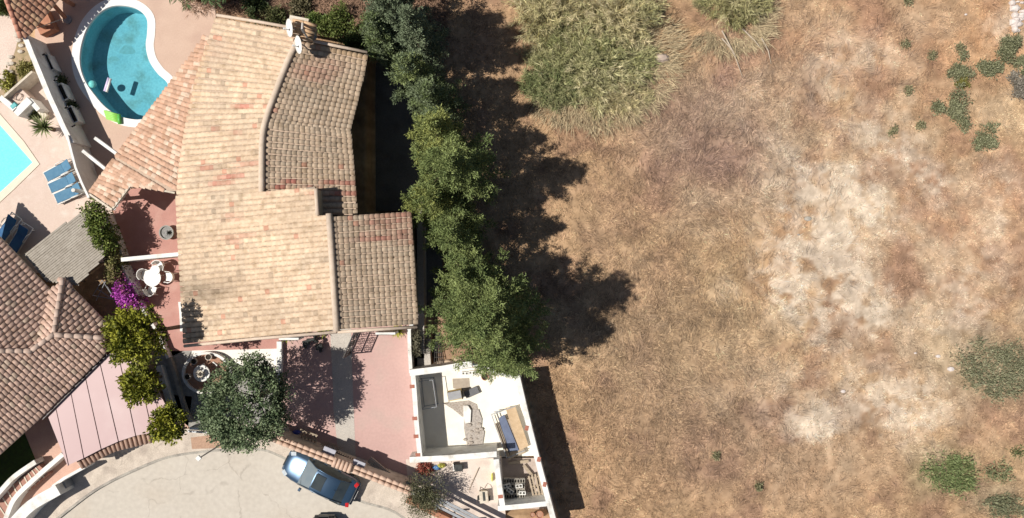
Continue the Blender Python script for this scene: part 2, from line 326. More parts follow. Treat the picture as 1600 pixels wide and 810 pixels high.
# bleached straw fanning out round the reed clumps
n = 1500; a_ = rng.random(n)*6.283; w_ = rng.random(n) < .3; cx_ = np.where(w_, 1148, 930); cy_ = np.where(w_, 15, 70); rr = rng.uniform(.75, 1.35, n); pxs = cx_+np.cos(a_)*rr*np.where(w_, 55, 105); pys = cy_+np.sin(a_)*rr*np.where(w_, 42, 92); q = (np.sin(a_) > -.4) & (np.cos(a_) > -.75); x = (pxs[q]-800)/PXM; y = (405-pys[q])/PXM
V, F, col = blades(x, y, height(x, y)+.08, 7, rng.uniform(.4, 1.0, len(x)), np.full(len(x), 1.2), lambda a, b, N: np.array([.50, .40, .25])*rng.uniform(.45, 1.4, (N, 1)), .012, -a_[q], .5)
npmesh('bleached_straw', V, F, grassm, col=np.clip(col, 0, .8), kind='stuff')
# scrub ground north of the house
n = 2600; x = rng.uniform(-19, -4, n); y = rng.uniform(12.2, 17.5, n); k = 405-y*PXM < np.interp(x*PXM+800, [340, 460, 575, 700], [15, 40, 70, 60]); x = x[k]; y = y[k]
V, F, col = blades(x, y, height(x, y), 13, np.full(len(x), .5), np.full(len(x), .95), lambda a, b, N: np.array([.30, .19, .13])*rng.uniform(.4, 1.6, (N, 1)), .014, None, .9)
npmesh('dead_brush', V, F, grassm, col=col, kind='stuff')

# ================================================================ paving (all kind=structure)
def pave(name, pts, m, z=0.0, th=.2, holes=(), world=False):
    b = MB(); b.prism(pts if world else PL(pts, z), z-th, z, holes=holes); return b.build(name, m, kind='structure')
cop_out = offset_loop(pool_in, .46)
poolterr = mat('pool_terrace_paving', (.57, .41, .32), (.54, .385, .30), 1.0, .85, .04, 30, dirt=((.50, .345, .27), .8), fine=.05)
pave('pool_terrace', [(60, -60), (330, -60), (340, 60), (300, 190), (200, 300), (140, 290), (108, 213), (70, 130), (54, 65)], poolterr, 0, .2, holes=[cop_out])
terb = mat('stone_terrace', (.63, .50, .43), (.58, .455, .38), 1.3, .85, .05, 18, dirt=((.68, .57, .5), 1.3), fine=.06)
cop2 = offset_loop(pool2_in, .42)
pave('stone_terrace', [(-500, 60), (60, 108), (85, 160), (150, 288), (184, 346), (196, 404), (-200, 470), (-500, 480)], terb, -.02, .2, holes=[cop2])
lanem = mat('pale_lane', (.66, .54, .46), (.60, .48, .41), 1.2, .9, .1)
pave('lane', smooth_line([(-300, -200), (20, -200), (34, 20), (26, 70), (8, 118), (-60, 160), (-300, 180)], 4), lanem, .0, .12)
pave('courtyard', [(170, 300), (290, 285), (295, 545), (262, 560), (215, 480), (196, 404)], redpav, 0, .2)
grav = mat('grey_gravel', (.36, .34, .32), (.26, .25, .23), 5, .95, .5, 40)
pave('gravel_court', [(240, 548), (300, 545), (440, 545), (440, 560), (440, 690), (330, 668), (296, 668), (262, 640)], grav, 0, .2)
pw = mat('white_paving', (.80, .77, .70), (.76, .72, .65), 2, .8)
pave('white_path', [(300, 546), (437, 543), (437, 573), (300, 573)], pw, .03, .2)
pave('porch_floor', [(262, 500), (436, 500), (436, 545), (262, 549)], redpav, .034, .2)
pave('driveway', [(436, 480), (652, 480), (652, 740), (640, 775), (560, 735), (430, 690)], drivep, 0, .2)
bandm = mat('grey_concrete_band', (.50, .46, .41), (.44, .40, .36), 1.2, .9, .15, 25)
pave('concrete_band', [(515, 500), (548, 500), (551, 600), (556, 720), (530, 722), (521, 640), (520, 600)], bandm, .006, .1)
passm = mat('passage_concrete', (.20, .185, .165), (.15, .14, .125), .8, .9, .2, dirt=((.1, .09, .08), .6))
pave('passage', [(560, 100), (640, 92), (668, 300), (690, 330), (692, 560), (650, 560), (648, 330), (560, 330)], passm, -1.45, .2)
# street with kerb
streetm = mat('street_concrete', (.53, .48, .415), (.50, .45, .385), .35, .9, .06, 30, dirt=((.49, .43, .36), .42), fine=.06, crack=.22)
KERB = smooth_line([(40, 850), (100, 800), (150, 763), (205, 735), (262, 713), (330, 703), (400, 700), (440, 712), (500, 745), (560, 780), (620, 800), (680, 850)], 5)
pave('street', KERB+[(700, 1500), (-700, 1500)], streetm, -.04, .1)
walkm = mat('pavement_concrete', (.58, .50, .42), (.49, .42, .35), 1.6, .9, .3, 12, dirt=((.38, .32, .27), 1.2), crack=.6)
wk = [P(a, b, .09) for a, b in KERB]; b = MB(); b.prism(strip(wk, 0.0, 1.35), -.06, .09); b.build('pavement', walkm, kind='structure')
b = MB(); b.prism(strip(wk, -.14, -.003), -.06, .095); b.build('kerb', concrete, kind='structure')
# kerbside tiled corner by the tree
pave('brick_verge', [(298, 684), (345, 678), (352, 700), (300, 702)], mat('brick_verge', (.46, .30, .21), (.38, .24, .17), 8, .9, .3), .094, .1)
# left side below the neighbour's house
pave('entrance_paving', [(20, 640), (110, 600), (300, 620), (290, 700), (140, 720), (90, 765), (10, 830), (-80, 860), (-60, 700)], mat('entrance_paving', (.58, .38, .30), (.52, .33, .26), 2, .85), 0, .2)
lawnm = mat('lawn_soil', (.05, .09, .02), (.04, .06, .02), 5, .95, .4)
pave('lawn', [(-40, 700), (36, 672), (55, 718), (25, 742), (-2, 775), (-60, 800)], lawnm, .02, .1)
# building plot floor
plotf = mat('screed_floor', (.84, .80, .70), (.80, .75, .65), 1.5, .85, .05, dirt=((.76, .7, .6), 1.4), fine=.04)
pave('plot_floor', [(650, 588), (742, 574), (808, 596), (842, 712), (652, 720)], plotf, -.8, .2)
yardm = mat('yard_concrete', (.66, .57, .50), (.60, .50, .43), 1.5, .9, .1, fine=.08, dirt=((.42, .34, .3), 1))
pave('plot_yard', [(634, 718), (783, 716), (790, 806), (790, 850), (640, 775)], yardm, .004, .6)
pave('plot_store_floor', [(784, 716), (842, 716), (862, 796), (790, 800)], mat('store_floor', (.46, .38, .33), (.38, .31, .27), 2, .9, .3), -.8, .2)
pave('earth_bed', [(684, 480), (760, 470), (768, 568), (684, 573)], mat('bare_earth', (.36, .23, .15), (.27, .17, .11), 4, .95, .6), -.3, 1.4)
# stairs down beside the house, landing
b = MB()
for i in range(8): a = P(648, 553-i*7.4, 0); c = P(672, 553-(i+1)*7.4, 0); b.box(((a.x+c.x)/2, (a.y+c.y)/2, -.9-.16*(i+1)/1.0*1+.35), (abs(c.x-a.x), abs(c.y-a.y)+.01, 1.2))
b.build('stairs', concrete, label='grey concrete steps going down between the house and the conifers', cat='stairs')
pave('landing', [(647, 553), (672, 553), (674, 580), (648, 580)], bandm, 0, 1)
b = MB(); b.prism(PL([(651, 318), (661, 318), (663, 560), (653, 560)], .0), -1.6, 0); b.build('retaining_wall', bandm, label='low grey concrete retaining wall running beside the east eaves of the large house', cat='wall')

# ================================================================ pools
copm = mat('white_coping', (.80, .79, .76), (.76, .75, .72), 2, .7)
basinm = mat('pool_basin_blue', (.36, .62, .66), (.30, .56, .61), .7, .6, dirt=((.24, .38, .36), .9))
def pool(pin, pout, depth, cm, bm_, wm, label, zw):
    b = MB(); b.prism(pout, -.25, .02, holes=[pin]); root = b.build('swimming_pool', cm, label=label, cat='swimming pool')
    b = MB(); o2 = offset_loop(pin, .12); b.prism(o2, -depth-.1, -depth); b.build('pool_floor', bm_, root)
    b = MB(); b.prism(o2, -depth, -.25, holes=[offset_loop(pin, -.01)]); b.build('pool_wall', bm_, root)
    b = MB(); k = len(pin); b.add([(p[0], p[1], zw) for p in offset_loop(pin, .05)], [tuple(range(k))]); b.build('water', wm, root)
    return root
pl1 = pool(pool_in, cop_out, 1.35, copm, basinm, water('pool_water', (.57, .79, .84)), 'kidney shaped pool with wide white coping and murky blue water beside the large house', -.14)
stm = mat('algae_stain', (.27, .46, .46), (.32, .54, .56), 6, .8)
for cx, cy, r, sq in ((199, 78, 11, .8), (178, 92, 8, .6)):
    b = MB(); q = [P(cx+r*math.cos(t)*(1+.3*math.sin(3*t)), cy+r*sq*math.sin(t)*(1+.25*math.cos(2*t)), -1.34) for t in np.linspace(0, 6.28, 18)[:-1]]
    b.prism(q, -1.349, -1.344); b.build('algae_stain', stm, pl1)
pool(pool2_in, cop2, .55, mat('cream_coping', (.74, .66, .53), (.70, .62, .5), 3, .7), mat('pool_basin_cyan', (.50, .88, .86), (.48, .86, .84), 1, .6), water('pool_water_cyan', (.60, .98, .97)), 'bright turquoise pool with straight cream coping at the left edge', -.1)
# floats
b = MB(); c = P(147.5, 133, -.1); b.lathe(c, [(.001, 0), (.12, .03), (.2, .12), (.22, .2), (.2, .28), (.12, .37), (.001, .4)], 16)
b.build('beach_ball', mat('ball_teal', (.15, .6, .58), (.2, .66, .62), 2, .4), label='small turquoise ball floating near the left side of the kidney pool', cat='ball', smooth=True)
r = empty('pool_float', P(167, 133, -.1), 'narrow white and lilac float on the water of the kidney pool', 'float')
b = MB(); b.tube([P(164, 143, 0), P(170.5, 122, 0)], .09, 8); b.build('float_tube', mat('lilac_vinyl', (.6, .5, .75), (.7, .6, .8), 3, .4), r, smooth=True)
b = MB(); b.tube([P(166.5, 144, .01), P(173, 123, .01)], .07, 8); b.build('float_tube', copm, r, smooth=True)
r = empty('air_mattress', P(174, 184, .03), 'lime green inflatable mattress lying on the pool coping', 'air mattress')
gm = mat('lime_vinyl', (.30, .66, .12), (.36, .72, .18), 3, .4)
for i in range(5):
    b = MB(); b.tube([P(163+i*.9, 174+i*2.7, .1), P(186+i*.8, 180+i*3.0, .1)], .065, 8); b.build('air_chamber', gm, r, smooth=True)
b = MB(); b.tube([P(186, 179, .13), P(187, 194, .13)], .1, 8); b.build('pillow', mat('green_vinyl', (.1, .42, .08), (.14, .5, .1), 3, .4), r, smooth=True)
# ================================================================ clay roofs
def tile_geo(L=.36, w0=.105, w1=.135, seg=5, th=.018):
    v = []; f = []
    for x, r in ((0, w0), (L, w1)):
        for k in range(seg+1): a = math.pi*k/seg; v.append((x, -r*math.cos(a), r*.52*math.sin(a)))
    for k in range(seg+1): a = math.pi*k/seg; r = w1-th; v.append((L, -r*math.cos(a), r*.52*math.sin(a)))
    n = seg+1
    for k in range(seg): f.append((k, k+1, n+k+1, n+k)); f.append((n+k, n+k+1, 2*n+k+1, 2*n+k))
    return np.array(v), np.array(f)
TV, TF = tile_geo()
TILEMESH = None
def lay_tiles(segs, colfn, step, roof, deckname, nbig=300, lift=.02, gap=0):
    """segs: list of (upper point, lower point) on the roof plane; tiles run down each line"""
    global TILEMESH
    T = []
    for a, b in segs:
        a = Vector(a); b = Vector(b); d = b-a; L = d.length
        if L < .15: continue
        x = d/L; y = Vector((0, 0, 1)).cross(x).normalized(); z = x.cross(y); n = max(1, round(L/step)); st = L/n; j0 = random.uniform(-.01, .01)
        for i in range(n):
            p = a+x*(i*st+random.uniform(-.012, .012))+y*(j0+random.uniform(-.009, .009))+z*lift
            xx = (x+z*.055+y*random.uniform(-.02, .02)).normalized(); yy = z.cross(xx).normalized(); zz = xx.cross(yy)
            M = Matrix(((xx.x*1, yy.x, zz.x, p.x), (xx.y, yy.y, zz.y, p.y), (xx.z, yy.z, zz.z, p.z), (0, 0, 0, 1)))
            # raise the lower end above the next tile
            T.append((M, colfn(p.x, p.y), (p-cam.location).length))
    T.sort(key=lambda t: t[2])
    if TILEMESH is None:
        TILEMESH = bpy.data.meshes.new('tile'); TILEMESH.from_pydata(TV.tolist(), [], TF.tolist()); TILEMESH.materials.append(tilem)
        for p in TILEMESH.polygons: p.use_smooth = True
        at = TILEMESH.attributes.new('col', 'FLOAT_COLOR', 'POINT'); at.data.foreach_set('color', np.ones(len(TV)*4, np.float32))
    ro = ORG[roof.name]
    for M, c, _ in T[:nbig]:
        o = bpy.data.objects.new('tile', TILEMESH); C.objects.link(o); o.parent = roof; M2 = M.copy(); M2.translation = M.translation-ro; o.matrix_local = M2; o.color = (*c, 1)
    R = T[nbig:]
    if R:
        A = np.array([[list(r) for r in M] for M, _, _ in R]); V = np.einsum('nij,kj->nki', A[:, :3, :3], TV)+A[:, None, :3, 3]
        F = (TF[None]+(np.arange(len(R))*len(TV))[:, None, None]).reshape(-1, 4); col = np.repeat(np.array([c for _, c, _ in R]), len(TV), 0)
        npmesh(deckname, V.reshape(-1, 3), F, tilem, parent=roof, col=col, kind='stuff', smooth=True)
    return len(T)
def ruled(rows, pitch):
    """rows: list of (ridge pixel+z, eave pixel+z); lines interpolated between them about pitch apart"""
    out = []
    for (a, b), (c, d) in zip(rows[:-1], rows[1:]):
        A, B, Cc, D = P(*a), P(*b), P(*c), P(*d); n = max(1, round(((A-Cc).length+(B-D).length)/2/pitch))
        for i in range(n): t = (i+.5)/n; out.append((A.lerp(Cc, t), B.lerp(D, t)))
    return out
def facet(poly_px, f, fall, pitch):
    """clip parallel fall lines with a polygon lying on plane f"""
    pts = [PP(a, b, f) for a, b in poly_px]; fx, fy = fall; l = math.hypot(fx, fy); fx /= l; fy /= l; nx, ny = -fy, fx; out = []
    us = [p.x*nx+p.y*ny for p in pts]; u = min(us)+pitch/2
    while u < max(us):
        hit = []
        for i in range(len(pts)):
            a = pts[i]; b = pts[(i+1) % len(pts)]; ua = a.x*nx+a.y*ny-u; ub = b.x*nx+b.y*ny-u
            if (ua > 0) != (ub > 0): t = ua/(ua-ub); hit.append((a.x+(b.x-a.x)*t)*fx+(a.y+(b.y-a.y)*t)*fy)
        hit.sort()
        for h0, h1 in zip(hit[::2], hit[1::2]):
            q = lambda h: Vector((nx*u+fx*h, ny*u+fy*h, f(nx*u+fx*h, ny*u+fy*h)))
            out.append((q(h0), q(h1)))
        u += pitch
    return out
deckm = mat('channel_tile', (.55, .42, .32), (.44, .33, .25), 6, .95, .2)
capm = mat('ridge_mortar', (.62, .50, .40), (.54, .43, .33), 4, .85, .2)
BL = [(655, 365, 60, 14, .6), (610, 345, 36, 12, .7), (590, 372, 40, 6, .7), (560, 300, 60, 6, .9), (510, 288, 40, 4, 1), (433, 295, 14, 6, 1), (450, 284, 12, 4, .9), (370, 275, 22, 5, 1), (345, 287, 26, 4, .8), (395, 262, 30, 4, .6), (330, 262, 18, 4, .6),
      (385, 167, 24, 4, .8), (340, 200, 8, 3, .8), (380, 203, 12, 3, .7), (370, 340, 20, 6, .4), (380, 370, 30, 4, .4), (375, 377, 12, 3, .6), (490, 110, 40, 18, .45), (520, 60, 50, 10, .5), (330, 75, 40, 20, .15)]
def warm(x, y):
    z = 4.0; s = CH/(CH-z)*PXM; px = x*s+800; py = 405-y*s; wx = px+8*(vn(x, y, .7, 51)-.5); wy = py+8*(vn(x, y, .7, 53)-.5)
    return px, py, wx, wy
def col_house(x, y):
    px, py, wx, wy = warm(x, y); c = np.array([.65, .50, .36]); k = float(fbm(x, y, 2.2, 81)); c = c*(.84+.32*k)*(.86+.28*float(fbm(x*.22, y+x*.03, .45, 87)))
    g = float(np.clip((fbm(x, y, 1.4, 83)-.52)*5, 0, 1)); c = c*(1-.45*g)+np.array([.52, .43, .33])*.45*g
    r = max(float(s*blob(wx, wy, a, b, rx, ry, -6, .4)) for a, b, rx, ry, s in BL); r *= .5+.6*random.random()
    c = c*(1-r)+np.array([.52, .20, .155])*min(r, 1) if r > 0 else c
    if random.random() < .015: c = np.array([.60, .34, .24])
    if random.random() < .03: c = c*.72
    e = float(blob(px, py, 540, 72, 60, 16, 15, .5))+.6*float(blob(px, py, 300, 90, 20, 60, 0, .5)); c = c*(1-.5*min(e, 1))+np.array([.50, .30, .12])*.5*min(e, 1)
    s = float(blob(wx, wy, 320, 455, 60, 16, -6, .6)); c = c*(1-.45*s)          # soot and lichen stains low on the west slope
    s = float(blob(wx, wy, 330, 195, 22, 6, -6, .6))+float(blob(wx, wy, 352, 255, 30, 5, -10, .6)); c = c*(1-.3*min(s, 1))
    return np.clip(c*np.random.normal(1, .045), 0, .82)
np.random.seed(3)
def col_porch(x, y):
    c = np.array([.60, .385, .275])*random.uniform(.82, 1.12)
    return np.array([.70, .54, .42])*random.uniform(.9, 1.05) if random.random() < .22 else c
def col_pool_house(x, y):
    t = random.random(); return np.array([.60, .33, .22])*random.uniform(.8, 1.15) if t < .75 else np.array([.72, .47, .30])*random.uniform(.9, 1.1)
def col_neigh(x, y):
    k = float(fbm(x, y, 2, 91)); c = np.array([.62, .435, .35])*(.8+.4*k)
    if random.random() < .12: c = np.array([.60, .46, .36])
    return c*random.uniform(.85, 1.12)
def deck(segs, name, m, parent, dz=-.012, th=.12):
    """roof slab below the tiles, spanned through the fall lines"""
    b = MB(); n = len(segs)
    for z in (dz, dz-th):
        for a, c in segs: b.v += [(a[0], a[1], a[2]+z), (c[0], c[1], c[2]+z)]
    for i in range(n-1): b.f.append((2*i, 2*i+1, 2*i+3, 2*i+2)); b.f.append((2*n+2*i, 2*n+2*i+2, 2*n+2*i+3, 2*n+2*i+1)); b.f.append((2*i, 2*i+2, 2*n+2*i+2, 2*n+2*i)); b.f.append((2*i+1, 2*n+2*i+1, 2*n+2*i+3, 2*i+3))
    b.f += [(0, 2*n, 2*n+1, 1), (2*n-2, 2*n-1, 4*n-1, 4*n-2)]; b.mi = [0]*len(b.f)
    return b.build(name, m, parent)
def edged(segs, e=.16):
    """extend the first and last fall line sideways so that the slab reaches the roof's rim"""
    a0, b0 = map(Vector, segs[0]); a1, b1 = map(Vector, segs[1]); an, bn = map(Vector, segs[-1]); am, bm = map(Vector, segs[-2])
    return [(a0+(a0-a1)*.5, b0+(b0-b1)*.5)]+[(Vector(a), Vector(b)) for a, b in segs]+[(an+(an-am)*.5, bn+(bn-bm)*.5)]
def ridge_cap(pts, w, h, m, parent, name='ridge_cap'):
    b = MB(); b.tube(pts, w, 10); return b.build(name, m, parent, smooth=True)
# ---- large house
H = empty('house', P(470, 300, 0), 'large house with a sun-bleached clay tile roof bending around a central ridge', 'house')
zr = 4.4; zs = 5.6; ze = 3.2
westN = [((464, 50, zr), (340, 28, ze)), ((450, 92, zr), (326, 70, ze)), ((434, 133, zr), (309, 122, ze)), ((413, 192, zr), (292, 200, ze)), ((408, 250, zr), (283, 262, ze)), ((407, 302, zr), (278, 314, ze))]
westM = [((494, 296, 5.4), (278, 314, ze)), ((496, 336, 5.4), (280, 357, ze))]
westS = [((513, 336, zs), (280, 357, ze)), ((519, 425, zs), (285, 448, ze)), ((525, 515, zs), (290, 537, ze))]
eastN = [((468, 64, zr-.04), (573, 86, 4.02)), ((452, 96, zr-.04), (567, 120, 4.02)), ((437, 135, zr-.04), (557, 158, 4.02)), ((417, 192, zr-.04), (545, 208, 4.02))]
eastM = [((417, 193, zr-.04), (547, 209, 4.02)), ((411, 250, zr-.04), (551, 258, 4.02)), ((410, 306, zr-.04), (555, 307, 4.02)), ((410, 336, zr-.04), (557, 336, 4.02))]
eastS = [((515, 339, zs-.05), (640, 331, 5.2)), ((520, 425, zs-.05), (646, 418, 5.2)), ((527, 515, zs-.05), (651, 507, 5.2))]
facets = [ruled(r, .285) for r in (westN, westM, westS, eastN, eastM, eastS)]
# roofs: one slab per slope is one part with the tiles as its sub-parts
names = ['west', 'south', 'x']
R1 = deck(edged(facets[0]), 'roof', deckm, H); R1['label'] = 'west slope of the bent north wing roof'
R2 = deck(edged(facets[2]), 'roof', deckm, H); R2['label'] = 'west slope of the south wing roof'
R2b = deck(edged(facets[1]), 'roof', deckm, H); R2b['label'] = 'short middle slope west of the step in the ridge'
R3 = deck(edged(facets[3]), 'roof', deckm, H); R3['label'] = 'east slope at the north end'
R4 = deck(edged(facets[4]), 'roof', deckm, H); R4['label'] = 'middle east slope with red tiles'
R5 = deck(edged(facets[5]), 'roof', deckm, H); R5['label'] = 'east slope of the south wing with a red patch'
for r, fc, nb in ((R1, 0, 0), (R2, 2, 120), (R2b, 1, 40), (R3, 3, 0), (R4, 4, 0), (R5, 5, 140)): lay_tiles(facets[fc], col_house, .275, r, 'tile_courses', nb)
ridge_cap([P(464, 48, zr+.04)]+[P(a, b, zr+.06) for a, b in smooth_line([(466, 62), (450, 95), (434, 135), (417, 182), (410, 215), (409, 260), (409, 303)], 3)], .17, .1, capm, H)
ridge_cap([P(514, 334, zs+.06), P(520, 425, zs+.06), P(526, 518, zs+.06)], .17, .1, capm, H)
ridge_cap([P(494, 295, 5.48), P(496, 337, 5.48)], .11, .1, capm, H)
lay_tiles([(P(494, 296, 5.42), P(278, 314, ze+.02)), (P(497, 336, 5.42), P(280, 357, ze+.02))], col_house, .275, R2b, 'seam_tile', 60)
lay_tiles([(P(417, 192.5, zr-.02), P(546, 208.5, 4.04))], col_house, .275, R4, 'seam_tile', 30)
# mortar verges on the rims
for pts in ([(339, 24, ze+.06), (402, 34, 3.86), (464, 45, zr+.06)], [(466, 59, zr+.02), (520, 71, 4.23), (574, 82, 4.06)], [(288, 541, ze), (405, 529, 4.4), (526, 519, zs)], [(528, 519, zs), (652, 511, 5.2)], [(408, 304, zr+.1), (450, 300, 4.95), (493, 294, 5.45)]):
    b = MB(); b.tube([P(*p) for p in pts], .085, 8); b.build('verge', capm, H, smooth=True)
# walls of the house: solid blocks under the slopes
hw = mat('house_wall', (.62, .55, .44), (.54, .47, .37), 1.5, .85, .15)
def block(rows, name, inset=.0, zb=-1.6, m=hw, parent=H, drop=.2):
    A = [P(*a) for a, _ in rows]; B = [P(*b) for _, b in rows]; B = [b+(a-b).normalized()*inset for a, b in zip(A, B)]
    b = MB(); n = len(rows); 
    for z in (0, 1):
        for p in A+B: b.v.append((p.x, p.y, p.z-drop if z else zb))
    o = 2*n
    for i in range(n-1): b.f += [(i, n+i, n+i+1, i+1), (o+i, o+i+1, o+n+i+1, o+n+i), (n+i, o+n+i, o+n+i+1, n+i+1), (i, i+1, o+i+1, o+i)]
    b.f += [(0, o, o+n, n), (n-1, 2*n-1, o+2*n-1, o+n-1)]; b.mi = [0]*len(b.f); return b.build(name, m, parent)
block([((455, 55, zr), (345, 36, ze))]+westN[1:], 'wall', .45); block(westM, 'wall', .45); block([westS[0], westS[1], ((524, 505, zs), (292, 526, ze))], 'wall', .35)
hwe = mat('house_wall_east_shaded', (.26, .25, .24), (.2, .19, .18), 1.5, .85, .15)  # east copy of the wall colour, darkened to stand in for eave shade
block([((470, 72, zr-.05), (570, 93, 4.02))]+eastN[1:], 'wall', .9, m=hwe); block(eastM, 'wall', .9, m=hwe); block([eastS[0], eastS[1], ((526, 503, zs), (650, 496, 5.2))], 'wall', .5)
# east gutter and dark eave board
b = MB(); b.bar(P(575, 86, 3.6), P(545, 209, 3.6), .12, .14); b.build('gutter', darkmetal, H)
# windows and doors on the walls (seen from the side only)
glassd = mat('dark_glass', (.03, .04, .05), (.05, .06, .07), 3, .1, spec=.8)
for px in (345, 395, 465, 610):
    f = MB(); c = P(px, 520 if px > 500 else 528, 0); f.box((c.x, c.y+.12, 1.2), (1.1, .12, 1.2)); w_ = f.build('window', white, H); g = MB(); g.box((c.x, c.y+.05, 1.25), (.95, .05, 1.0)); g.build('pane', glassd, w_)
# chimney cowl with tiled lid beside the dishes
b = MB(); b.box((P(473, 47, 3.9).x, P(473, 47, 3.9).y, 3.9), (1.0, .8, 1.9), -.2); ch = b.build('chimney', plaster, H)
for i in range(5):
    for j, sx in ((0, -1), (1, 1)):
        c = P(473, 47, 5.2); b = MB(); a = c+Matrix.Rotation(-.25, 3, 'Z') @ Vector((0, (i-2)*.19, .12)); e = c+Matrix.Rotation(-.25, 3, 'Z') @ Vector((sx*.62, (i-2)*.19, -.1)); b.tube([a, e], [.075, .095], 8); b.build('chimney_tile', mat('chimney_tile', (.60, .43, .27), (.5, .3, .17), 6, .85), ch, smooth=True)
# ---- porch roof
porch_rows = [((331, 60, 2.5), (322, 56, 2.4)), ((326, 113, 2.65), (285, 108, 2.4)), ((304, 181, 2.85), (246, 160, 2.4)), ((289, 258, 3.0), (204, 216, 2.4)), ((284, 304, 3.05), (182, 246, 2.4))]
porch_rows2 = [((262, 299, 2.95), (179, 250, 2.4)), ((204, 290, 2.72), (160, 275, 2.4)), ((177, 325, 2.6), (141, 301, 2.4))]
# extra courses past the corner follow the courtyard edge
pr = ruled(porch_rows, .27)+ruled(porch_rows2, .27)
PR = deck(edged(pr), 'porch_roof', deckm, H); lay_tiles(pr, col_porch, .27, PR, 'tile_courses', 0)
for pts in ([(141, 304, 2.42), (176, 328, 2.62)], [(177, 326, 2.55), (205, 289, 2.7)], [(206, 288, 2.7), (274, 302, 2.95)]):
    b = MB(); b.bar(P(*pts[0]), P(*pts[1]), .1, .16); b.build('fascia', plaster, H)
for px, py in ((150, 303), (185, 312), (208, 292)): b = MB(); b.tube([P(px, py, 0), P(px, py, 0)+Vector((0, 0, 2.35))], .11, 10); b.build('porch_post', white, H)
# two white beams from the porch to the boundary wall
for a, c in (((149, 216, 2.2), (190, 246, 2.2)), ((130, 236, 2.2), (172, 270, 2.2))):
    b = MB(); b.bar(P(*a), P(*c), .17, .2); b.build('pergola_beam', white, H)
# ---- neighbour's house, lower left
N1 = empty('house', P(20, 540, 0), 'neighbouring house at the left edge with a hipped brownish clay tile roof', 'house')
zn = 2.3; f1 = plane3((0, 372, zn), (77, 452, zn), (52, 548, 3.2)); f3 = plane3((163, 553, 2.6), (0, 708, 2.6), (0, 547, 3.6)); f2 = plane3((98, 437, 2.35), (85, 522, 3.2), (77, 452, zn)); f4 = plane3((100, 437, zn), (168, 508, zn), (85, 522, 3.2))
def dirw(a, b): return (b[0]-a[0], -(b[1]-a[1]))
fs = [(f1, [(0, 372), (77, 452), (67, 505), (52, 547), (-230, 547), (-54, 316)], (.72, .70)), (f2, [(98, 437), (85, 522), (52, 547), (67, 505), (79, 452)], (-.80, .58)),
      (f4, [(100, 437), (169, 508), (163, 527), (85, 522)], (.70, .71)), (f3, [(-300, 549), (52, 549), (85, 524), (162, 527), (164, 553), (63, 653), (0, 710), (-120, 825), (-300, 990)], (.68, -.73))]
for i, (f, poly, fall) in enumerate(fs):
    b = MB(); pts = [PP(a, c, f) for a, c in poly]; b.prism(pts, lambda x, y: f(x, y)-.15, lambda x, y: f(x, y)-.03); r = b.build('roof', deckm, N1)
    r['label'] = ['slope facing the terrace pool', 'small slope above the valley', 'slope facing the bougainvillea', 'slope facing the pink carport'][i]
    lay_tiles(facet(poly, f, fall, .27), col_neigh, .34, r, 'tile_courses', 75)
b = MB(); b.prism(PL([(-300, 200), (-20, 430), (30, 490), (110, 505), (90, 560), (30, 620), (-20, 660), (-300, 900)], 2.2), -.3, 2.25); b.build('wall', hw, N1)
capn = mat('ridge_tile', (.56, .43, .36), (.48, .35, .28), 5, .85, .2)
for a, c, f, g in (((-300, 548), (52, 548), f1, f3), ((52, 548), (85, 523), f2, f3), ((85, 523), (164, 527), f4, f3), ((85, 523), (99, 436), f2, f4)):
    A = PP(*a, f); D = PP(*c, f); A.z = max(A.z, g(A.x, A.y))+.05; D.z = max(D.z, g(D.x, D.y))+.05; n = max(2, int((D-A).length/.42))
    for i in range(n):
        p, q = A.lerp(D, i/n), A.lerp(D, (i+1.12)/n)
        if p.x < -32: continue
        b = MB(); b.tube([p, q], [.13, .155], 8); b.build('ridge_tile', capn, N1, smooth=True)
b = MB(); b.bar(PP(64, 655, f3)+Vector((.03, -.03, -.1)), PP(165, 554, f3)+Vector((.03, -.03, -.1)), .07, .08); b.build('gutter', darkmetal, N1)
# ---- little roof at the top left
N2 = empty('pool_house', P(40, -30, 0), 'small pool house roof of orange clay tiles at the top left corner', 'pool house')
f = plane3((90, 0, 2.0), (40, 57, 2.0), (8, -10, 2.7)); poly = [(14, 0), (36, 58), (42, 56), (89, 0), (150, -70), (-12, -70)]
b = MB(); pts = [PP(a, c, f) for a, c in poly]; b.prism(pts, lambda x, y: f(x, y)-.15, lambda x, y: f(x, y)-.03); r = b.build('roof', deckm, N2); lay_tiles(facet(poly, f, (.75, -.66), .29), col_pool_house, .27, r, 'tile_courses', 150)
for q in ((44, 30), (80, -12)): b = MB(); p = PP(*q, f); b.tube([(p.x, p.y, -.1), (p.x, p.y, p.z-.16)], .12, 10); b.build('post', terr, N2)
A = PP(35, 60, f)+Vector((-.05, 0, .04)); D = PP(-14, -70, f)+Vector((-.05, 0, .04)); n = 12
for i in range(n): b = MB(); b.tube([A.lerp(D, i/n), A.lerp(D, (i+1.1)/n)], [.15, .125], 8); b.build('verge_tile', mat('verge_tile', (.55, .27, .19), (.48, .22, .15), 5, .8), N2, smooth=True)
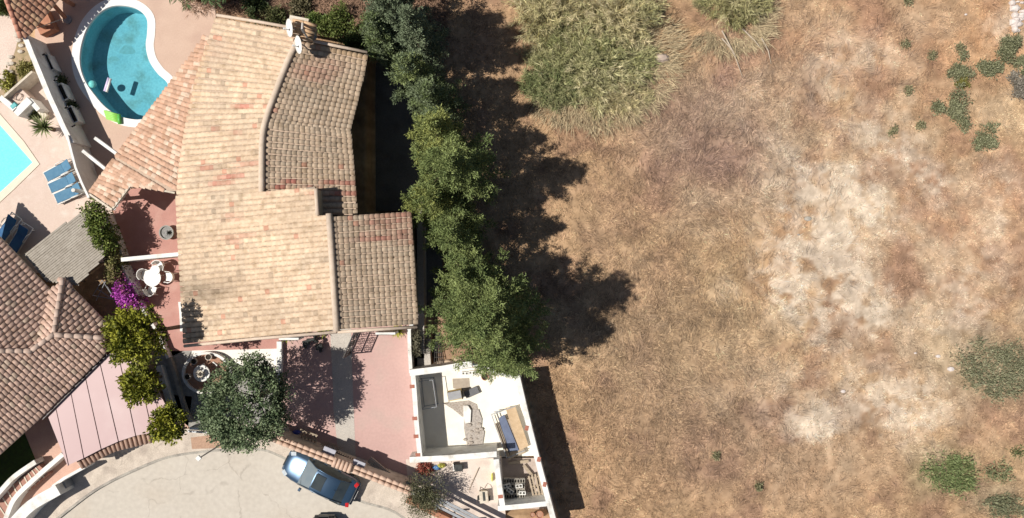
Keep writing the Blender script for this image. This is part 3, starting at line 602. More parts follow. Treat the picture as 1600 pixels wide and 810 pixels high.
# ---- reed-covered canopy
cane = mat('cane_slat', (.36, .32, .27), (.29, .255, .21), 5, .9, .3, dirt=((.44, .40, .34), 1.2))
K = empty('canopy', P(100, 385, 0), 'grey brown slatted canopy between the blue loungers and the tiled house', 'canopy')
fc = plane3((132, 326, 2.1), (38, 398, 1.95), (125, 446, 2.05)); q = [(134, 325), (160, 352), (163, 402), (122, 446), (72, 440), (38, 398)]
rows = facet(q, fc, (-.79, -.61), .125); rows.sort(key=lambda s: (s[0]-cam.location).length)
for i, (a, c) in enumerate(rows):
    b = MB(); b.bar(a+Vector((0, 0, random.uniform(-.01, .015))), c+Vector((0, 0, random.uniform(-.01, .015))), .108, .05); b.build('slat', cane, K)
for t in ((60, 392), (100, 440), (150, 402), (130, 340)): b = MB(); p = PP(*t, fc); b.tube([(p.x, p.y, -.1), (p.x, p.y, p.z-.04)], .07, 8); b.build('post', wood, K)
for a, c in (((50, 398), (140, 334)), ((85, 436), (160, 385))): b = MB(); b.bar(PP(*a, fc)+Vector((0, 0, -.09)), PP(*c, fc)+Vector((0, 0, -.09)), .1, .12); b.build('beam', wood, K)
# ---- pink carport of wide sheets
K = empty('carport', P(150, 650, 0), 'pink sheet metal carport roof beside the tiled house and the street wall', 'carport')
fp = plane3((163, 553, 2.35), (105, 727, 2.2), (230, 640, 2.2)); pinkm = mat('pink_sheet', (.47, .315, .31), (.44, .29, .285), .35, .45, .0, spec=.4, dirt=((.53, .385, .375), .35), fine=.0)
top = [(75, 653), (87, 637), (110, 610), (133, 588), (155, 563), (183, 545), (212, 560), (238, 592), (262, 640)]; bot = [(105, 729), (107, 727), (131, 716), (158, 702), (185, 690), (212, 681), (238, 676), (252, 673), (268, 668)]
for i in range(len(top)-1):
    t0, t1, b0, b1 = (PP(*v, fp) for v in (top[i], top[i+1], bot[i], bot[i+1])); g = .028
    def ins(a, c, s): d = (c-a); return a+d.normalized()*s if d.length > 3*g else a
    b = MB(); b.prism([ins(t0, t1, g), ins(t1, t0, g), ins(b1, b0, g), ins(b0, b1, g)], lambda x, y: fp(x, y)-.05, lambda x, y: fp(x, y)); b.build('panel', pinkm, K)
b = MB()
b.prism([PP(*v, fp) for v in top+bot[::-1]], lambda x, y: fp(x, y)-.11, lambda x, y: fp(x, y)-.055); b.build('roof_frame', darkmetal, K)
for t in ((90, 660), (118, 715), (225, 590), (245, 655)): b = MB(); p = PP(*t, fp); b.tube([(p.x, p.y, 0), (p.x, p.y, p.z-.11)], .06, 8); b.build('post', darkmetal, K)
# ================================================================ boundary walls
def wall(pts, z1, w0, w1, m, label, z0=-.2, name='boundary_wall', cat='wall', n=1):
    ln = [P(a, b_, z1) for a, b_ in (smooth_line(pts, 5) if n > 1 else pts)]
    if n == 1 and len(ln) == 2: ln = [ln[0], ln[0].lerp(ln[1], .5), ln[1]]
    b = MB(); b.prism(strip(ln, w0, w1), z0, z1); return b.build(name, m, label=label, cat=cat)
W1 = wall([(34, 57), (51, 99), (72, 150), (95, 200), (108, 226)], 1.85, 0, .28, white, 'tall white boundary wall with planters hung beside the kidney shaped pool')
wall([(103, 212), (116, 262), (126, 287), (137, 310)], 2.0, 0, .12, white, 'thin white boundary wall behind the three blue loungers')
for px, py in ((59, 85), (77, 125), (94, 168), (105, 197)):
    b = MB(); b.box(P(px+10, py, 1.3), (.06, .22, .08), -1.1); o = b.build('vent', darkmetal, W1)
wall([(189, 406), (240, 401), (284, 397)], 1.7, -.11, .11, white, 'white wall dividing the red courtyard above the round garden table')
wall([(188, 416), (200, 440), (213, 464)], 1.0, -.11, .11, white, 'short white wall between the bougainvillea and the garden table')
wall([(163, 334), (178, 365), (190, 400)], .7, -.08, .08, white, 'vine-covered white wall on the west side of the red courtyard')
wall([(213, 464), (226, 490), (246, 520), (262, 560)], .5, -.08, .08, white, 'low white wall with lattice by the largest citrus tree')
wall([(281, 472), (283, 490), (284, 518)], .5, -.1, .1, white, 'narrow white kerb under the west eaves of the large house')
wall([(247, 572), (255, 600), (268, 640)], .5, -.16, .16, white, 'low curved white kerb between the citrus trees and the round planter')
wall([(264, 560), (274, 590), (288, 640), (300, 660)], .3, -.1, .1, concrete, 'thin grey kerb bordering the gravel court', n=3)
wall([(436, 534), (436, 572), (432, 612)], .35, -.14, .14, white, 'low white kerb between the driveway and the white path')
wall([(646, 500), (639, 516), (640, 550), (642, 583)], .9, -.1, .1, white, 'white driveway wall overgrown beside the stairs down')
r = wall([(296, 668), (330, 670), (352, 672)], 1.0, -.13, .0, white, 'white beam fence along the kerb left of the round green tree'); b = MB(); b.bar(P(294, 674, .9), P(352, 678, .9), .1, .12); b.build('rail', greymetal, r)
# lower-left curved walls and the entrance stairs
wall([(-20, 790), (0, 768), (22, 745), (55, 722)], .8, -.13, .13, white, 'curved white wall on the lawn side of the red entrance steps', n=2)
wall([(8, 812), (22, 780), (52, 750), (98, 710)], .8, -.13, .13, white, 'curved white wall on the street side of the red entrance steps', n=2)
stm2 = mat('step_red', (.40, .22, .17), (.34, .18, .14), 3, .85); stp = empty('stairs', P(50, 740, 0), 'curved red entrance steps with pale nosings between two white walls', 'stairs')
LP = [(-12, 797), (4, 778), (20, 758), (38, 745), (50, 735), (61, 727)]; RP = [(6, 822), (18, 800), (30, 777), (48, 765), (62, 752), (76, 741)]
lq = smooth_line(LP, 2); rq = smooth_line(RP, 2)
for i in range(len(lq)-1):
    z = .04+.045*i; b = MB(); b.prism([P(*lq[i], z), P(*lq[i+1], z), P(*rq[i+1], z), P(*rq[i], z)], -.1, z); s_ = b.build('step', stm2, stp)
    b = MB(); b.bar(P(*lq[i], z+.02), P(*rq[i], z+.02), .07, .03); b.build('nosing', plaster, s_)
wall([(12, 815), (42, 784), (86, 758)], 1.5, -.0, -.62, white, 'broad white parapet curving down to the bottom left street corner', n=2)
wall([(82, 760), (100, 747), (131, 730)], 1.2, -.1, .06, white, 'narrow white parapet joining the tile-capped wall to the broad one')
b = MB(); b.box(P(99, 758, .4), (.8, .5, .9), .5); b.build('meter_box', greymetal, label='grey meter box standing against the outside of the white parapet', cat='meter box')
# tile-capped street walls
tc = mat('brown_cap_tile', (.44, .29, .22), (.36, .23, .17), 5, .8, .2); tc2 = mat('pink_cap_tile', (.60, .43, .33), (.52, .36, .27), 5, .8, .2)
ln = smooth_line([(122, 725), (150, 709), (175, 697), (205, 689), (236, 682)], 6)
sw = wall([(122, 725), (150, 709), (175, 697), (205, 689), (236, 682)], 1.7, -.16, .16, white, 'curved street wall capped with a row of brown barrel tiles below the pink carport', n=2)
a = np.array([P(p[0], p[1], 1.78)[:] for p in ln]); dl = np.r_[0, np.cumsum(np.linalg.norm(np.diff(a, axis=0), axis=1))]; k = int(dl[-1]/.245)
def at_len(a, dl, s): return np.array([np.interp(s, dl, a[:, i]) for i in range(3)])
for i in range(k):
    p = at_len(a, dl, (i+.5)*dl[-1]/k); t = at_len(a, dl, (i+.9)*dl[-1]/k)-at_len(a, dl, (i+.1)*dl[-1]/k); t /= np.linalg.norm(t); nr = Vector((-t[1], t[0], 0)); c = Vector(p)
    b = MB(); b.tube([c+nr*.34+Vector((0, 0, .05)), c-nr*.36-Vector((0, 0, .05))], [.095, .115], 8); b.build('cap_tile', tc, sw, smooth=True)
pts = [(424, 683), (510, 718), (577, 744), (642, 768)]
sw = wall(pts, 1.7, -.2, .2, plaster, 'long street wall beside the blue car capped with pinkish clay tiles')
def on(t): # t 0..1 along the wall
    a = P(*pts[0], 1.78); e = P(*pts[-1], 1.78); return a.lerp(e, t)
d = (on(1)-on(0)).normalized(); nr = Vector((-d.y, d.x, 0)); Lw = (on(1)-on(0)).length
i = 0; s_ = 0.0
while s_ < Lw-.2:
    if .425*Lw < s_ < .565*Lw:
        c = on(s_/Lw)+Vector((0, 0, .06)); b = MB(); b.tube([c-nr*.27, c+nr*.27], [.115, .1], 8); b.build('cap_tile', tc2, sw, smooth=True); s_ += .225
    else:
        for o_ in (-.13, .13): c = on(s_/Lw)+nr*o_; b = MB(); b.tube([c, c+d*.42], [.12, .10], 8); b.build('cap_tile', tc2, sw, smooth=True)
        s_ += .38
# ================================================================ building plot walls with brick bits
brm = mat('brick', (.42, .17, .12), (.34, .13, .09), 8, .9, .3)
def bricks(o, lst, z, rz):
    for px, py in lst: b = MB(); b.box(P(px, py, z-.02), (.27, .2, .07), rz); b.build('brick', brm, o)
o = wall([(645, 582), (648, 620), (651, 665), (657, 722)], 1.2, -.13, .13, white, 'white plot wall along the pink driveway with brick spots on its top', z0=-1.1); bricks(o, [(644, 604), (648, 654), (650, 682), (653, 711)], 1.2, .05)
o = wall([(640, 583), (690, 577), (737, 569)], 1.24, -.18, .18, white, 'white plot wall at the foot of the lowest conifer', z0=-1.1)
o = wall([(737, 569), (770, 580), (806, 592)], .3, -.1, .1, white, 'low rough plot wall hidden under the lowest conifer', z0=-1.1)
o = wall([(808, 588), (820, 640), (838, 712), (868, 825)], 1.2, -.15, .15, white, 'long white plot wall on the field side casting a dark strip of shade', z0=-1.6); bricks(o, [(823, 669), (842, 718), (851, 757)], 1.2, -1.8)
o = wall([(640, 719), (700, 716), (776, 710)], 1.22, -.16, .16, white, 'white plot wall crossing between the screed floor and the yard', z0=-1.1)
o = wall([(775, 718), (780, 760), (786, 796)], 1.2, -.15, .15, white, 'white plot wall between the yard and the concrete block store', z0=-1.1); bricks(o, [(782, 776)], 1.2, .1)
o = wall([(778, 795), (820, 791), (858, 787)], 1.22, -.14, .14, white, 'short white plot wall closing the concrete block store', z0=-1.1)
# ================================================================ vegetation
def unit(v): return v/np.maximum(np.linalg.norm(v, axis=-1, keepdims=True), 1e-6)
def leaves(cen, dr, k, ln, wd, col, spread=.7, jit=.08, cvar=.25, fold=.0):
    """k pointed leaves at every cluster centre, leaning along dr; returns verts, faces, colours"""
    n = len(cen); N = n*k; c = np.repeat(cen, k, 0)+rng.normal(0, jit, (N, 3)); d = unit(np.repeat(dr, k, 0)+rng.normal(0, spread, (N, 3)))
    s = unit(np.cross(d, rng.normal(0, 1, (N, 3))+np.array([0, 0, 1.2]))); L = ln*rng.uniform(.6, 1.25, N)[:, None]; W = wd*rng.uniform(.7, 1.2, N)[:, None]
    V = np.stack([c, c+d*L*.45+s*W, c+d*L, c+d*L*.45-s*W], 1).reshape(-1, 3); F = np.arange(N*4).reshape(-1, 4)
    cc = np.repeat(col, k, 0) if np.ndim(col) == 2 else np.tile(col, (N, 1)); cc = cc*rng.uniform(1-cvar, 1+cvar, (N, 1)); return V, F, np.repeat(cc, 4, 0)
def trunk_limbs(root, base, top, r, limbs, lr):
    b = MB(); b.tube([base-Vector((0, 0, .3)), base.lerp(top, .4)+Vector((random.uniform(-.1, .1), random.uniform(-.1, .1), 0)), top], [r, r*.75, r*.25], 9); b.build('trunk', bark, root, smooth=True)
    for a, e in limbs: b = MB(); m = (Vector(a)+Vector(e))/2+Vector((0, 0, .12)); b.tube([a, m, e], [lr, lr*.7, lr*.25], 6); b.build('limb', bark, root, smooth=True)
def conifer(px, py, ht, R, label, c1, c2, zb=-1.5, nb=150, prof=None, lean=(0, 0), up=.35, sq=(1, 1), base_t=.08, lw=(.165, .024)):
    """px,py: where the trunk stands on the ground (photo pixel at ground height)"""
    ht *= 1.27; R *= 1.08; nb = int(nb*1.1); base = P(px, py, zb); root = empty('conifer_tree', base, label, 'conifer tree', 'conifers in the row between the large house and the field'); B = np.array(base)
    cen = []; dr = []; cl = []; limbs = []; prof = prof or (lambda t: (1-t)**.6*min(1, .55+1.6*t))
    nbl = nb
    for i in range(nbl):
        t = base_t+(1-base_t)*((i+random.random())/nbl)**1.05; az = i*2.399+random.uniform(-.5, .5); L = R*max(prof(t), .06)*random.choice((random.uniform(.4, .75), random.uniform(.75, 1.0), random.uniform(1.05, 1.42))); tilt = up+.7*t+random.uniform(-.15, .2)
        o = B+np.array([lean[0]*t, lean[1]*t, t*ht]); d = np.array([math.cos(az)*math.cos(tilt)*sq[0], math.sin(az)*math.cos(tilt)*sq[1], math.sin(tilt)]); side = np.array([-math.sin(az), math.cos(az), 0])
        m = max(4, int(L*8)); s = rng.uniform(.22, 1, m)**.7; lat = rng.normal(0, 1, m)*L*.13*(1.12-s)+rng.normal(0, .05, m)
        p = o+d*(s*L)[:, None]+side*lat[:, None]+np.stack([np.zeros(m), np.zeros(m), .16*L*s**2+rng.normal(0, .06, m)], 1)
        if t > .93: p[:, :2] = o[:2]+(p[:, :2]-o[:2])*.7
        cen.append(p); q = np.tile(d, (m, 1))+side*(np.sign(lat)*.6)[:, None]; q[:, 2] += .35; dr.append(unit(q))
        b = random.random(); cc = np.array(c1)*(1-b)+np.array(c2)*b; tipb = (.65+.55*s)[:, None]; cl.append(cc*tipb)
        if i % max(1, nbl//16) == 0 and t < .85: limbs.append((Vector(o), Vector(o+d*L*.75)))
    cen = np.concatenate(cen); dr = np.concatenate(dr); cl = np.concatenate(cl)
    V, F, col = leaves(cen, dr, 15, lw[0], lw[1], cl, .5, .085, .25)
    trunk_limbs(root, base, base+Vector((lean[0], lean[1], ht*.93)), .2+R*.03, limbs, .06)
    npmesh('crown', V, F, leafm, parent=root, col=col); return root
cy = lambda t: (1-t)**.5*min(1, .5+2*t); bl = (.125, .16, .10); bl2 = (.185, .22, .135); gr = (.125, .165, .06); gr2 = (.23, .27, .10); ye = (.29, .30, .09)
conifer(640, 70, 8.0, 1.9, 'blue-green cypress at the top of the conifer row, nearest the top edge', bl, bl2, prof=cy, nb=170)
conifer(628, 38, 6.4, 1.6, 'grey-green cypress at the top edge behind the blue-green one', bl2, bl, prof=cy, nb=130, zb=-.9)
conifer(618, 92, 6.2, 1.5, 'small olive green cypress beside the north-east roof corner', gr, bl2, prof=cy, nb=130, zb=-1.2)
conifer(668, 100, 7.6, 1.6, 'blue-grey cypress on the field side near the top of the row', bl, bl2, prof=cy, nb=160)
conifer(662, 150, 6.6, 1.65, 'grey-green cypress beside the dark yard, second down the row', bl, gr2, prof=cy, nb=150)
conifer(690, 185, 6.6, 1.75, 'dull green cypress where the row turns yellowish', bl2, gr, prof=cy, nb=140)
conifer(698, 232, 7.0, 1.95, 'yellowish green conifer narrowing the middle of the row', gr2, ye, nb=150)
conifer(724, 288, 8.6, 2.6, 'wide spiky conifer reaching furthest over the field above the bare red soil', gr, gr2, nb=200, up=.25)
conifer(697, 325, 7.0, 2.15, 'mid green conifer overhanging the bare red soil patch', gr, ye, nb=150, up=.25)
conifer(720, 370, 7.2, 2.1, 'dark green conifer beside the south wing eaves', gr, gr2, nb=150, up=.3)
conifer(764, 478, 9.5, 3.0, 'largest conifer, a broad bright green crown low in the row', gr, gr2, nb=290, up=.2, prof=lambda t: (1-t)**.45*min(1, .6+1.5*t))
conifer(798, 532, 7.2, 2.1, 'lowest conifer spreading over the corner of the white plot wall', gr, gr2, nb=170, up=.2)
conifer(735, 425, 7.0, 1.8, 'slim conifer squeezed between the dark green one and the largest one', gr, gr2, nb=140, up=.25)
conifer(655, -28, 7.5, 1.8, 'conifer beyond the top edge whose shade enters the field', gr, gr2, prof=cy, nb=90)
# broadleaf trees: a dome of leaf rosettes on limbs
def broadleaf(name, base, ht, R, label, cat, c1, c2, n=420, k=16, leaf=(.16, .05), sq=1.0, group=None, open_=.25, cluster=.14, up=.7, lump=.5, part='crown', zflat=.75):
    root = empty(name, base, label, cat, group); B = np.array(base); cz = ht-R*zflat; lob = rng.normal(0, 1, (14, 3)); lob = unit(lob)
    d = unit(rng.normal(0, 1, (n, 3))); d[:, 2] = np.where(d[:, 2] < -.45, -d[:, 2], d[:, 2]); bump = np.max(d @ lob.T, axis=1); r = R*(1-lump*.35*(1-bump)*3)*rng.uniform(1-open_*1.6, 1.12, n)
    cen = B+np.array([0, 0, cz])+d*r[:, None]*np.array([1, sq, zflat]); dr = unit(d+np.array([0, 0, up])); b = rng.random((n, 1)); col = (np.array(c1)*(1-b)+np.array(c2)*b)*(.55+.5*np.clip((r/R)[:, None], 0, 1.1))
    V, F, cc = leaves(cen, dr, k, leaf[0], leaf[1], col, .75, cluster, .25); limbs = [(Vector(B)+Vector((0, 0, cz*.6)), Vector(c)) for c in cen[:14]]
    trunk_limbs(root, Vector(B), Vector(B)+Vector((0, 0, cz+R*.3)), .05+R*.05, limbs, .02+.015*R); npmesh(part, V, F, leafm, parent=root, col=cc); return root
broadleaf('carob_tree', P(422, 610, 0), 6.0, 2.25, 'round dark green tree with its whole shadow on the pink driveway', 'tree', (.10, .145, .075), (.23, .28, .155), n=400, k=60, leaf=(.15, .042), open_=.18, cluster=.135, zflat=.95, lump=.5)
for px, py, ht, R, l, n in ((281, 511, 6.4, 1.5, 'largest yellow-green citrus tree beside the bougainvillea', 480), (259, 587, 3.7, 1.05, 'middle yellow-green citrus tree at the edge of the pink carport', 240), (294, 645, 3.4, .98, 'lowest yellow-green citrus tree by the street wall', 220)):
    broadleaf('citrus_tree', P(px, py, 0), ht, R, l, 'tree', (.10, .12, .018), (.38, .37, .045), n=int(n*.55), k=24, leaf=(.20, .055), group='yellow-green trees between the two gardens', open_=.3, cluster=.10, lump=.6)
broadleaf('olive_bush', P(667, 762, 0), 2.4, 1.25, 'sparse olive bush hanging over the street wall at the bottom', 'bush', (.10, .105, .055), (.20, .19, .11), n=420, k=14, leaf=(.13, .02), open_=.5, cluster=.16, zflat=.8)
def shrub(px, py, R, ht, label, c1, c2, n=160, z=None, name='shrub', cat='shrub', leaf=(.12, .03), sq=1.0, k=14, group=None, part='foliage', rot=0):
    q = P(px, py, 0); z = float(height(np.array(q.x), np.array(q.y))) if z is None else z; B = P(px, py, z); root = empty(name, B, label, cat, group); B = np.array(B)
    d = unit(rng.normal(0, 1, (n, 3))); d[:, 2] = abs(d[:, 2]); lob = unit(rng.normal(0, 1, (7, 3))); bump = np.max(d @ lob.T, axis=1); r = rng.uniform(.3, 1, n)*(.4+.6*np.clip(bump, 0, 1)**2)
    off = d*np.array([R, R*sq, ht])*r[:, None]
    off[:, 2] *= 1.35
    if R > .3: lc = rng.normal(0, .42, (6, 3))*np.array([R, R*sq, 0]); li = rng.integers(0, 6, n); off = off*(.38+.3*rng.random(6))[li][:, None]*np.array([1, 1, 1.4])+lc[li]
    c, s = math.cos(rot), math.sin(rot); off[:, :2] = off[:, :2] @ np.array([[c, s], [-s, c]])
    b = rng.random((n, 1)); V, F, cc = leaves(B+off, unit(d+np.array([0, 0, .6])), k, leaf[0], leaf[1], (np.array(c1)*(1-b)+np.array(c2)*b), .8, .09, .3)
    npmesh(part, V, F, leafm, parent=root, col=cc); bb = MB()
    for i in range(5): e = Vector(B+off[i]*.7); bb.tube([Vector(B)-Vector((0, 0, .05)), e], [.03, .01], 5)
    bb.build('stem', bark, root); return root
gg = (.17, .18, .10); gg2 = (.30, .295, .18); G2 = 'grey-green shrubs on the dry field'
shrub(1480, 180, 1.15, .8, 'large grey-green shrub, biggest of those right of the chalk patch', gg, gg2, 330, sq=1.15, group=G2)
shrub(1540, 216, .95, .6, 'grey-green shrub just below and right of the biggest one', gg, gg2, 220, sq=.75, group=G2)
shrub(1496, 112, .75, .6, 'small grey-green shrub above the biggest one', gg, gg2, 170, group=G2)
shrub(1501, 131, .4, .4, 'olive yellow shrublet tucked below the small grey-green one', (.16, .15, .04), (.22, .2, .06), 70, group=G2)
shrub(1545, 98, 1.0, .7, 'left one of the shrub pair near the top right corner', gg, gg2, 260, sq=.85, group=G2)
shrub(1574, 78, .95, .65, 'right one of the shrub pair near the top right corner', gg, gg2, 240, sq=.7, group=G2)
shrub(1590, 130, .85, .55, 'leafless grey shrub at the right edge', (.22, .19, .16), (.3, .27, .23), 220, group=G2)
shrub(1592, 100, .5, .5, 'small dark shrub touching the right edge', gg, gg2, 100, group=G2)
for px, py, R, l in ((1413, 70, .38, 'tiny green tuft near the top right, left of the dark one'), (1455, 88, .28, 'tiny dark tuft left of the small grey-green shrub'), (1417, 142, .34, 'tiny grey tuft left of the biggest shrub'), (1394, 205, .36, 'tiny bright green tuft on the pale soil'), (1436, 196, .3, 'tiny yellowish tuft left of the biggest shrub'), (1498, 76, .35, 'faint green tuft above the small grey-green shrub'), (1417, 2, .3, 'green tuft at the top edge'), (1118, 712, .28, 'lone yellow-green weed in the lower field'), (1185, 760, .28, 'olive weed near the bottom edge of the field')):
    shrub(px, py, R*.85, .2, l, (.21, .20, .11), (.31, .28, .17), 30, group='small tufts on the dry field', name='weed_tuft', cat='weed')
def patch(px, py, rx, ry, label, c1, c2, dens=22, rot=0, h=.35):
    n = int(rx*ry*dens); q = P(px, py, -1.5); r = np.sqrt(rng.random(n))*rng.uniform(.75, 1.1, n); a = rng.random(n)*6.283; r = r*(.55+.8*vn(np.cos(a)*2+px, np.sin(a)*2+py, .7, 5)); x = q.x+np.cos(a)*r*rx; y = q.y+np.sin(a)*r*ry
    keep = fbm(x, y, .5, 77)+.35*rng.random(n) > .42+.25*r*r; x = x[keep]; y = y[keep]; B = np.stack([x, y, height(x, y)+.08], -1); b = rng.random((len(x), 1)); V, F, cc = leaves(B, np.tile([.2, .1, .8], (len(x), 1)), 9, .24, .022, np.array(c1)*(1-b)+np.array(c2)*b, .8, .12, .35)
    return npmesh('green_weeds', V, F, leafm, col=cc, label=label, kind='stuff')
patch(1570, 578, 2.9, 2.0, 'broad grey-green weed patch at the right edge', (.20, .205, .125), (.31, .30, .19), 150)
patch(1488, 742, 1.75, 1.55, 'green weed patch near the bottom right', (.16, .21, .08), (.27, .31, .14), 190)
patch(1560, 738, .9, .6, 'small weed patch right of the green one', (.2, .22, .11), (.3, .31, .17), 190)
patch(1570, 790, 1.6, .9, 'dark weed patch in the bottom right corner', (.17, .18, .11), (.27, .27, .16), 150)
patch(1590, 706, .5, .3, 'tiny weed patch on the right edge', (.12, .15, .06), (.18, .2, .09), 190)
# reed clumps
def reeds(px, py, rx, ry, nc, ht, label, pal, rot=0, outlean=.8):
    nc = int(nc*1.5)
    q = P(px, py, -1.4); root = empty('reed_clump', q, label, 'reeds', 'reed clumps at the top of the field'); B = np.array(q); n = nc; r = rng.random(n)**.62*1.1; a = rng.random(n)*6.283
    r = r*(.55+.95*vn(np.cos(a)*1.5+px, np.sin(a)*1.5+py, .55, 8)); x = B[0]+np.cos(a)*r*rx*.85; y = B[1]+np.sin(a)*r*ry*.85; z = height(x, y); ln = np.stack([np.cos(a)*r*outlean, np.sin(a)*r*outlean, np.ones(n)], -1)+rng.normal(0, .32, (n, 3)); ln = unit(ln); Lh = ht*rng.uniform(.4, 1.15, n)*(1.05-.55*r)
    kp = fbm(x, y, .8, 19)+.3*rng.random(n)-.25*r*r > .40; x, y, z, ln, Lh, r = x[kp], y[kp], z[kp], ln[kp], Lh[kp], r[kp]; n = len(x); Lh = Lh*(.45+1.1*fbm(x, y, 1.0, 27)); hue = fbm(x, y, 1.6, 15)+rng.normal(0, .12, n); pal = np.array(pal); ci = np.clip(hue*3.6-.8, 0, 2); c0 = pal[np.clip(ci.astype(int), 0, 1)]; c1 = pal[np.clip(ci.astype(int)+1, 0, 2)]; cc = c0+(c1-c0)*(ci-np.floor(ci))[:, None]
    cvv = rng.uniform(.6, 1.45, (n, 1)); cen = []; dr = []; cl = []; bb = np.stack([x, y, z], -1)
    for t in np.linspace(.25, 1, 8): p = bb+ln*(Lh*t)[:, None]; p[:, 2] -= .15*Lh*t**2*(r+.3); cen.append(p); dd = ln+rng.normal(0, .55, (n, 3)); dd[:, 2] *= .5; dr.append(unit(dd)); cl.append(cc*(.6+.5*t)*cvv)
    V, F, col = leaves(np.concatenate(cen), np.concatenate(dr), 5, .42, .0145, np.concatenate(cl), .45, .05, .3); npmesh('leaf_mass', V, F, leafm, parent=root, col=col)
    # canes
    s = unit(np.cross(ln, [0, 0, 1.]))*.015; tip = bb+ln*Lh[:, None]*.95; tip[:, 2] -= .12*Lh*(r+.3); mid = (bb+tip)/2; mid[:, 2] += .1
    V = np.stack([bb-s, bb+s, mid+s, mid-s, tip+s*.4, tip-s*.4], 1).reshape(-1, 3); k = np.arange(n)[:, None]*6; F = np.concatenate([k+np.array([[0, 1, 2, 3]]), k+np.array([[3, 2, 4, 5]])], 1).reshape(-1, 4)
    npmesh('canes', V, F, leafm, parent=root, col=np.repeat(cc*np.array([1.2, 1.1, .9]), 6, 0), kind='stuff'); return root
G = [(.20, .215, .085), (.39, .375, .19), (.56, .49, .31)]; Y = [(.36, .33, .16), (.52, .45, .25), (.62, .52, .34)]
reeds(918, 92, 3.3, 2.5, 900, 2.4, 'broad bright green reed clump, largest in the field', G)
reeds(860, 18, 1.9, 1.9, 330, 2.2, 'straw yellow reeds at the top edge left of the clump centre', Y)
reeds(955, 25, 2.6, 1.9, 430, 2.4, 'mixed straw and green reeds at the top edge above the largest clump', [G[1], Y[1], Y[2]])
reeds(868, 132, 1.7, 1.1, 260, 1.5, 'dark green low reeds at the lower left rim of the largest clump', [(.15, .18, .075), (.24, .26, .12), (.38, .35, .19)])
reeds(960, 152, 1.9, 1.1, 240, 1.0, 'bleached fringe of reeds at the lower right rim of the largest clump', Y, outlean=1.2)
reeds(1148, 2, 1.7, 1.1, 300, 1.9, 'separate yellow-green reed tuft at the top edge of the field', [G[1], Y[0], Y[2]], outlean=1.2)
b = MB()
for i, (a, c) in enumerate((((1128, 48), (1160, 120)), ((1160, 45), (1195, 85)), ((1128, 60), (1148, 90)), ((1190, 60), (1205, 100)))): b = MB(); b.tube([P(*a, -1.2), P((a[0]+c[0])/2+3, (a[1]+c[1])/2, -1.3), P(*c, -1.45)], [.05, .04, .015], 5); b.build('dead_branch', mat('bleached_wood', (.50, .42, .33), (.42, .34, .26), 6, .9), label=['longest bleached dead branch below the reed tuft', 'short bleached branch right of the longest one', 'thin dead branch close beside the longest one', 'thin dead branch at the far right below the reed tuft'][i], cat='branch')
b = MB(); b.lathe(P(1033, 92, -1.5), [(.42, 0), (.4, .15), (.25, .32), (.001, .38)], 9, 1.2, .7); b.build('boulder', mat('pale_rock', (.5, .4, .33), (.42, .33, .27), 3, .9, .5), label='pale boulder on the right side of the largest reed clump', cat='rock')
# pale rubble heap in the top right corner
r = empty('rubble_heap', P(1592, 30, -1.5), 'heap of pale broken stones in the top right corner', 'rubble')
rk = mat('pale_rubble', (.66, .6, .56), (.56, .48, .44), 3, .9, .4)
for i in range(26):
    b = MB(); s = random.uniform(.1, .32); b.lathe(P(random.gauss(1594, 8), random.gauss(28, 15), -1.48), [(s, 0), (s*.8, s*.5), (s*.3, s*.8), (.001, s*.85)], random.choice((5, 6, 7)), random.uniform(.7, 1.5), random.uniform(.5, 1)); b.build('stone', rk, r)
# rosettes: yuccas, agaves, palms
def rosette(name, base, n, L, wd, label, cat, c1, c2, z=.3, tiltr=(.1, 1.3), group=None, curve=.5):
    root = empty(name, base, label, cat, group); B = np.array(base)+np.array([0, 0, z]); V = []; F = []; col = []
    for i in range(n):
        az = i*2.399+random.uniform(-.2, .2); t = tiltr[0]+(tiltr[1]-tiltr[0])*(i/n)+random.uniform(-.12, .12); l = L*random.uniform(.75, 1.1); s = np.array([-math.sin(az), math.cos(az), 0])*wd; p = B.copy(); pts = []
        for j in range(4): pts.append(p.copy()); el = math.pi/2-t-curve*j*.25; p = p+np.array([math.cos(az)*math.cos(el), math.sin(az)*math.cos(el), math.sin(el)])*l/3
        k = len(V); ws = (.8, 1, .7, .08)
        for q, w_ in zip(pts, ws): V += [q-s*w_, q+np.array([0, 0, -wd*.4]), q+s*w_]
        for j in range(3): a = k+3*j; F += [(a, a+1, a+4, a+3), (a+1, a+2, a+5, a+4)]
        b = random.random(); c = (np.array(c1)*(1-b)+np.array(c2)*b); col += [c*(.7+.15*jj) for jj in range(4) for _ in range(3)]
    npmesh('leaves', V, F, leafm, parent=root, col=np.array(col)); b = MB(); b.tube([base-Vector((0, 0, .1)), base+Vector((0, 0, z))], [.13, .1], 8); b.build('trunk', bark, root); return root
rosette('yucca_plant', P(84, 203, 0), 90, .85, .035, 'spiky green yucca against the tall white wall above the loungers', 'yucca', (.16, .20, .07), (.34, .36, .18), .9)
rosette('agave_plant', P(452, 523, .0), 46, .62, .03, 'yellow-green spiky plant at the left end of the south eaves', 'agave', (.22, .26, .03), (.36, .38, .08), .25)
rosette('agave_plant', P(623, 516, 0), 50, .6, .032, 'bright yellow spiky plant near the south-east roof corner', 'agave', (.36, .36, .05), (.5, .47, .12), .25)
rosette('agave_plant', P(506, 518, 0), 22, .5, .03, 'small yellow spiky plant right of the black outdoor chair', 'agave', (.30, .34, .05), (.42, .42, .12), .2)
rosette('agave_plant', P(478, 520, 0), 26, .5, .02, 'brownish grassy plant left of the black outdoor chair', 'agave', (.14, .13, .04), (.26, .2, .08), .15)
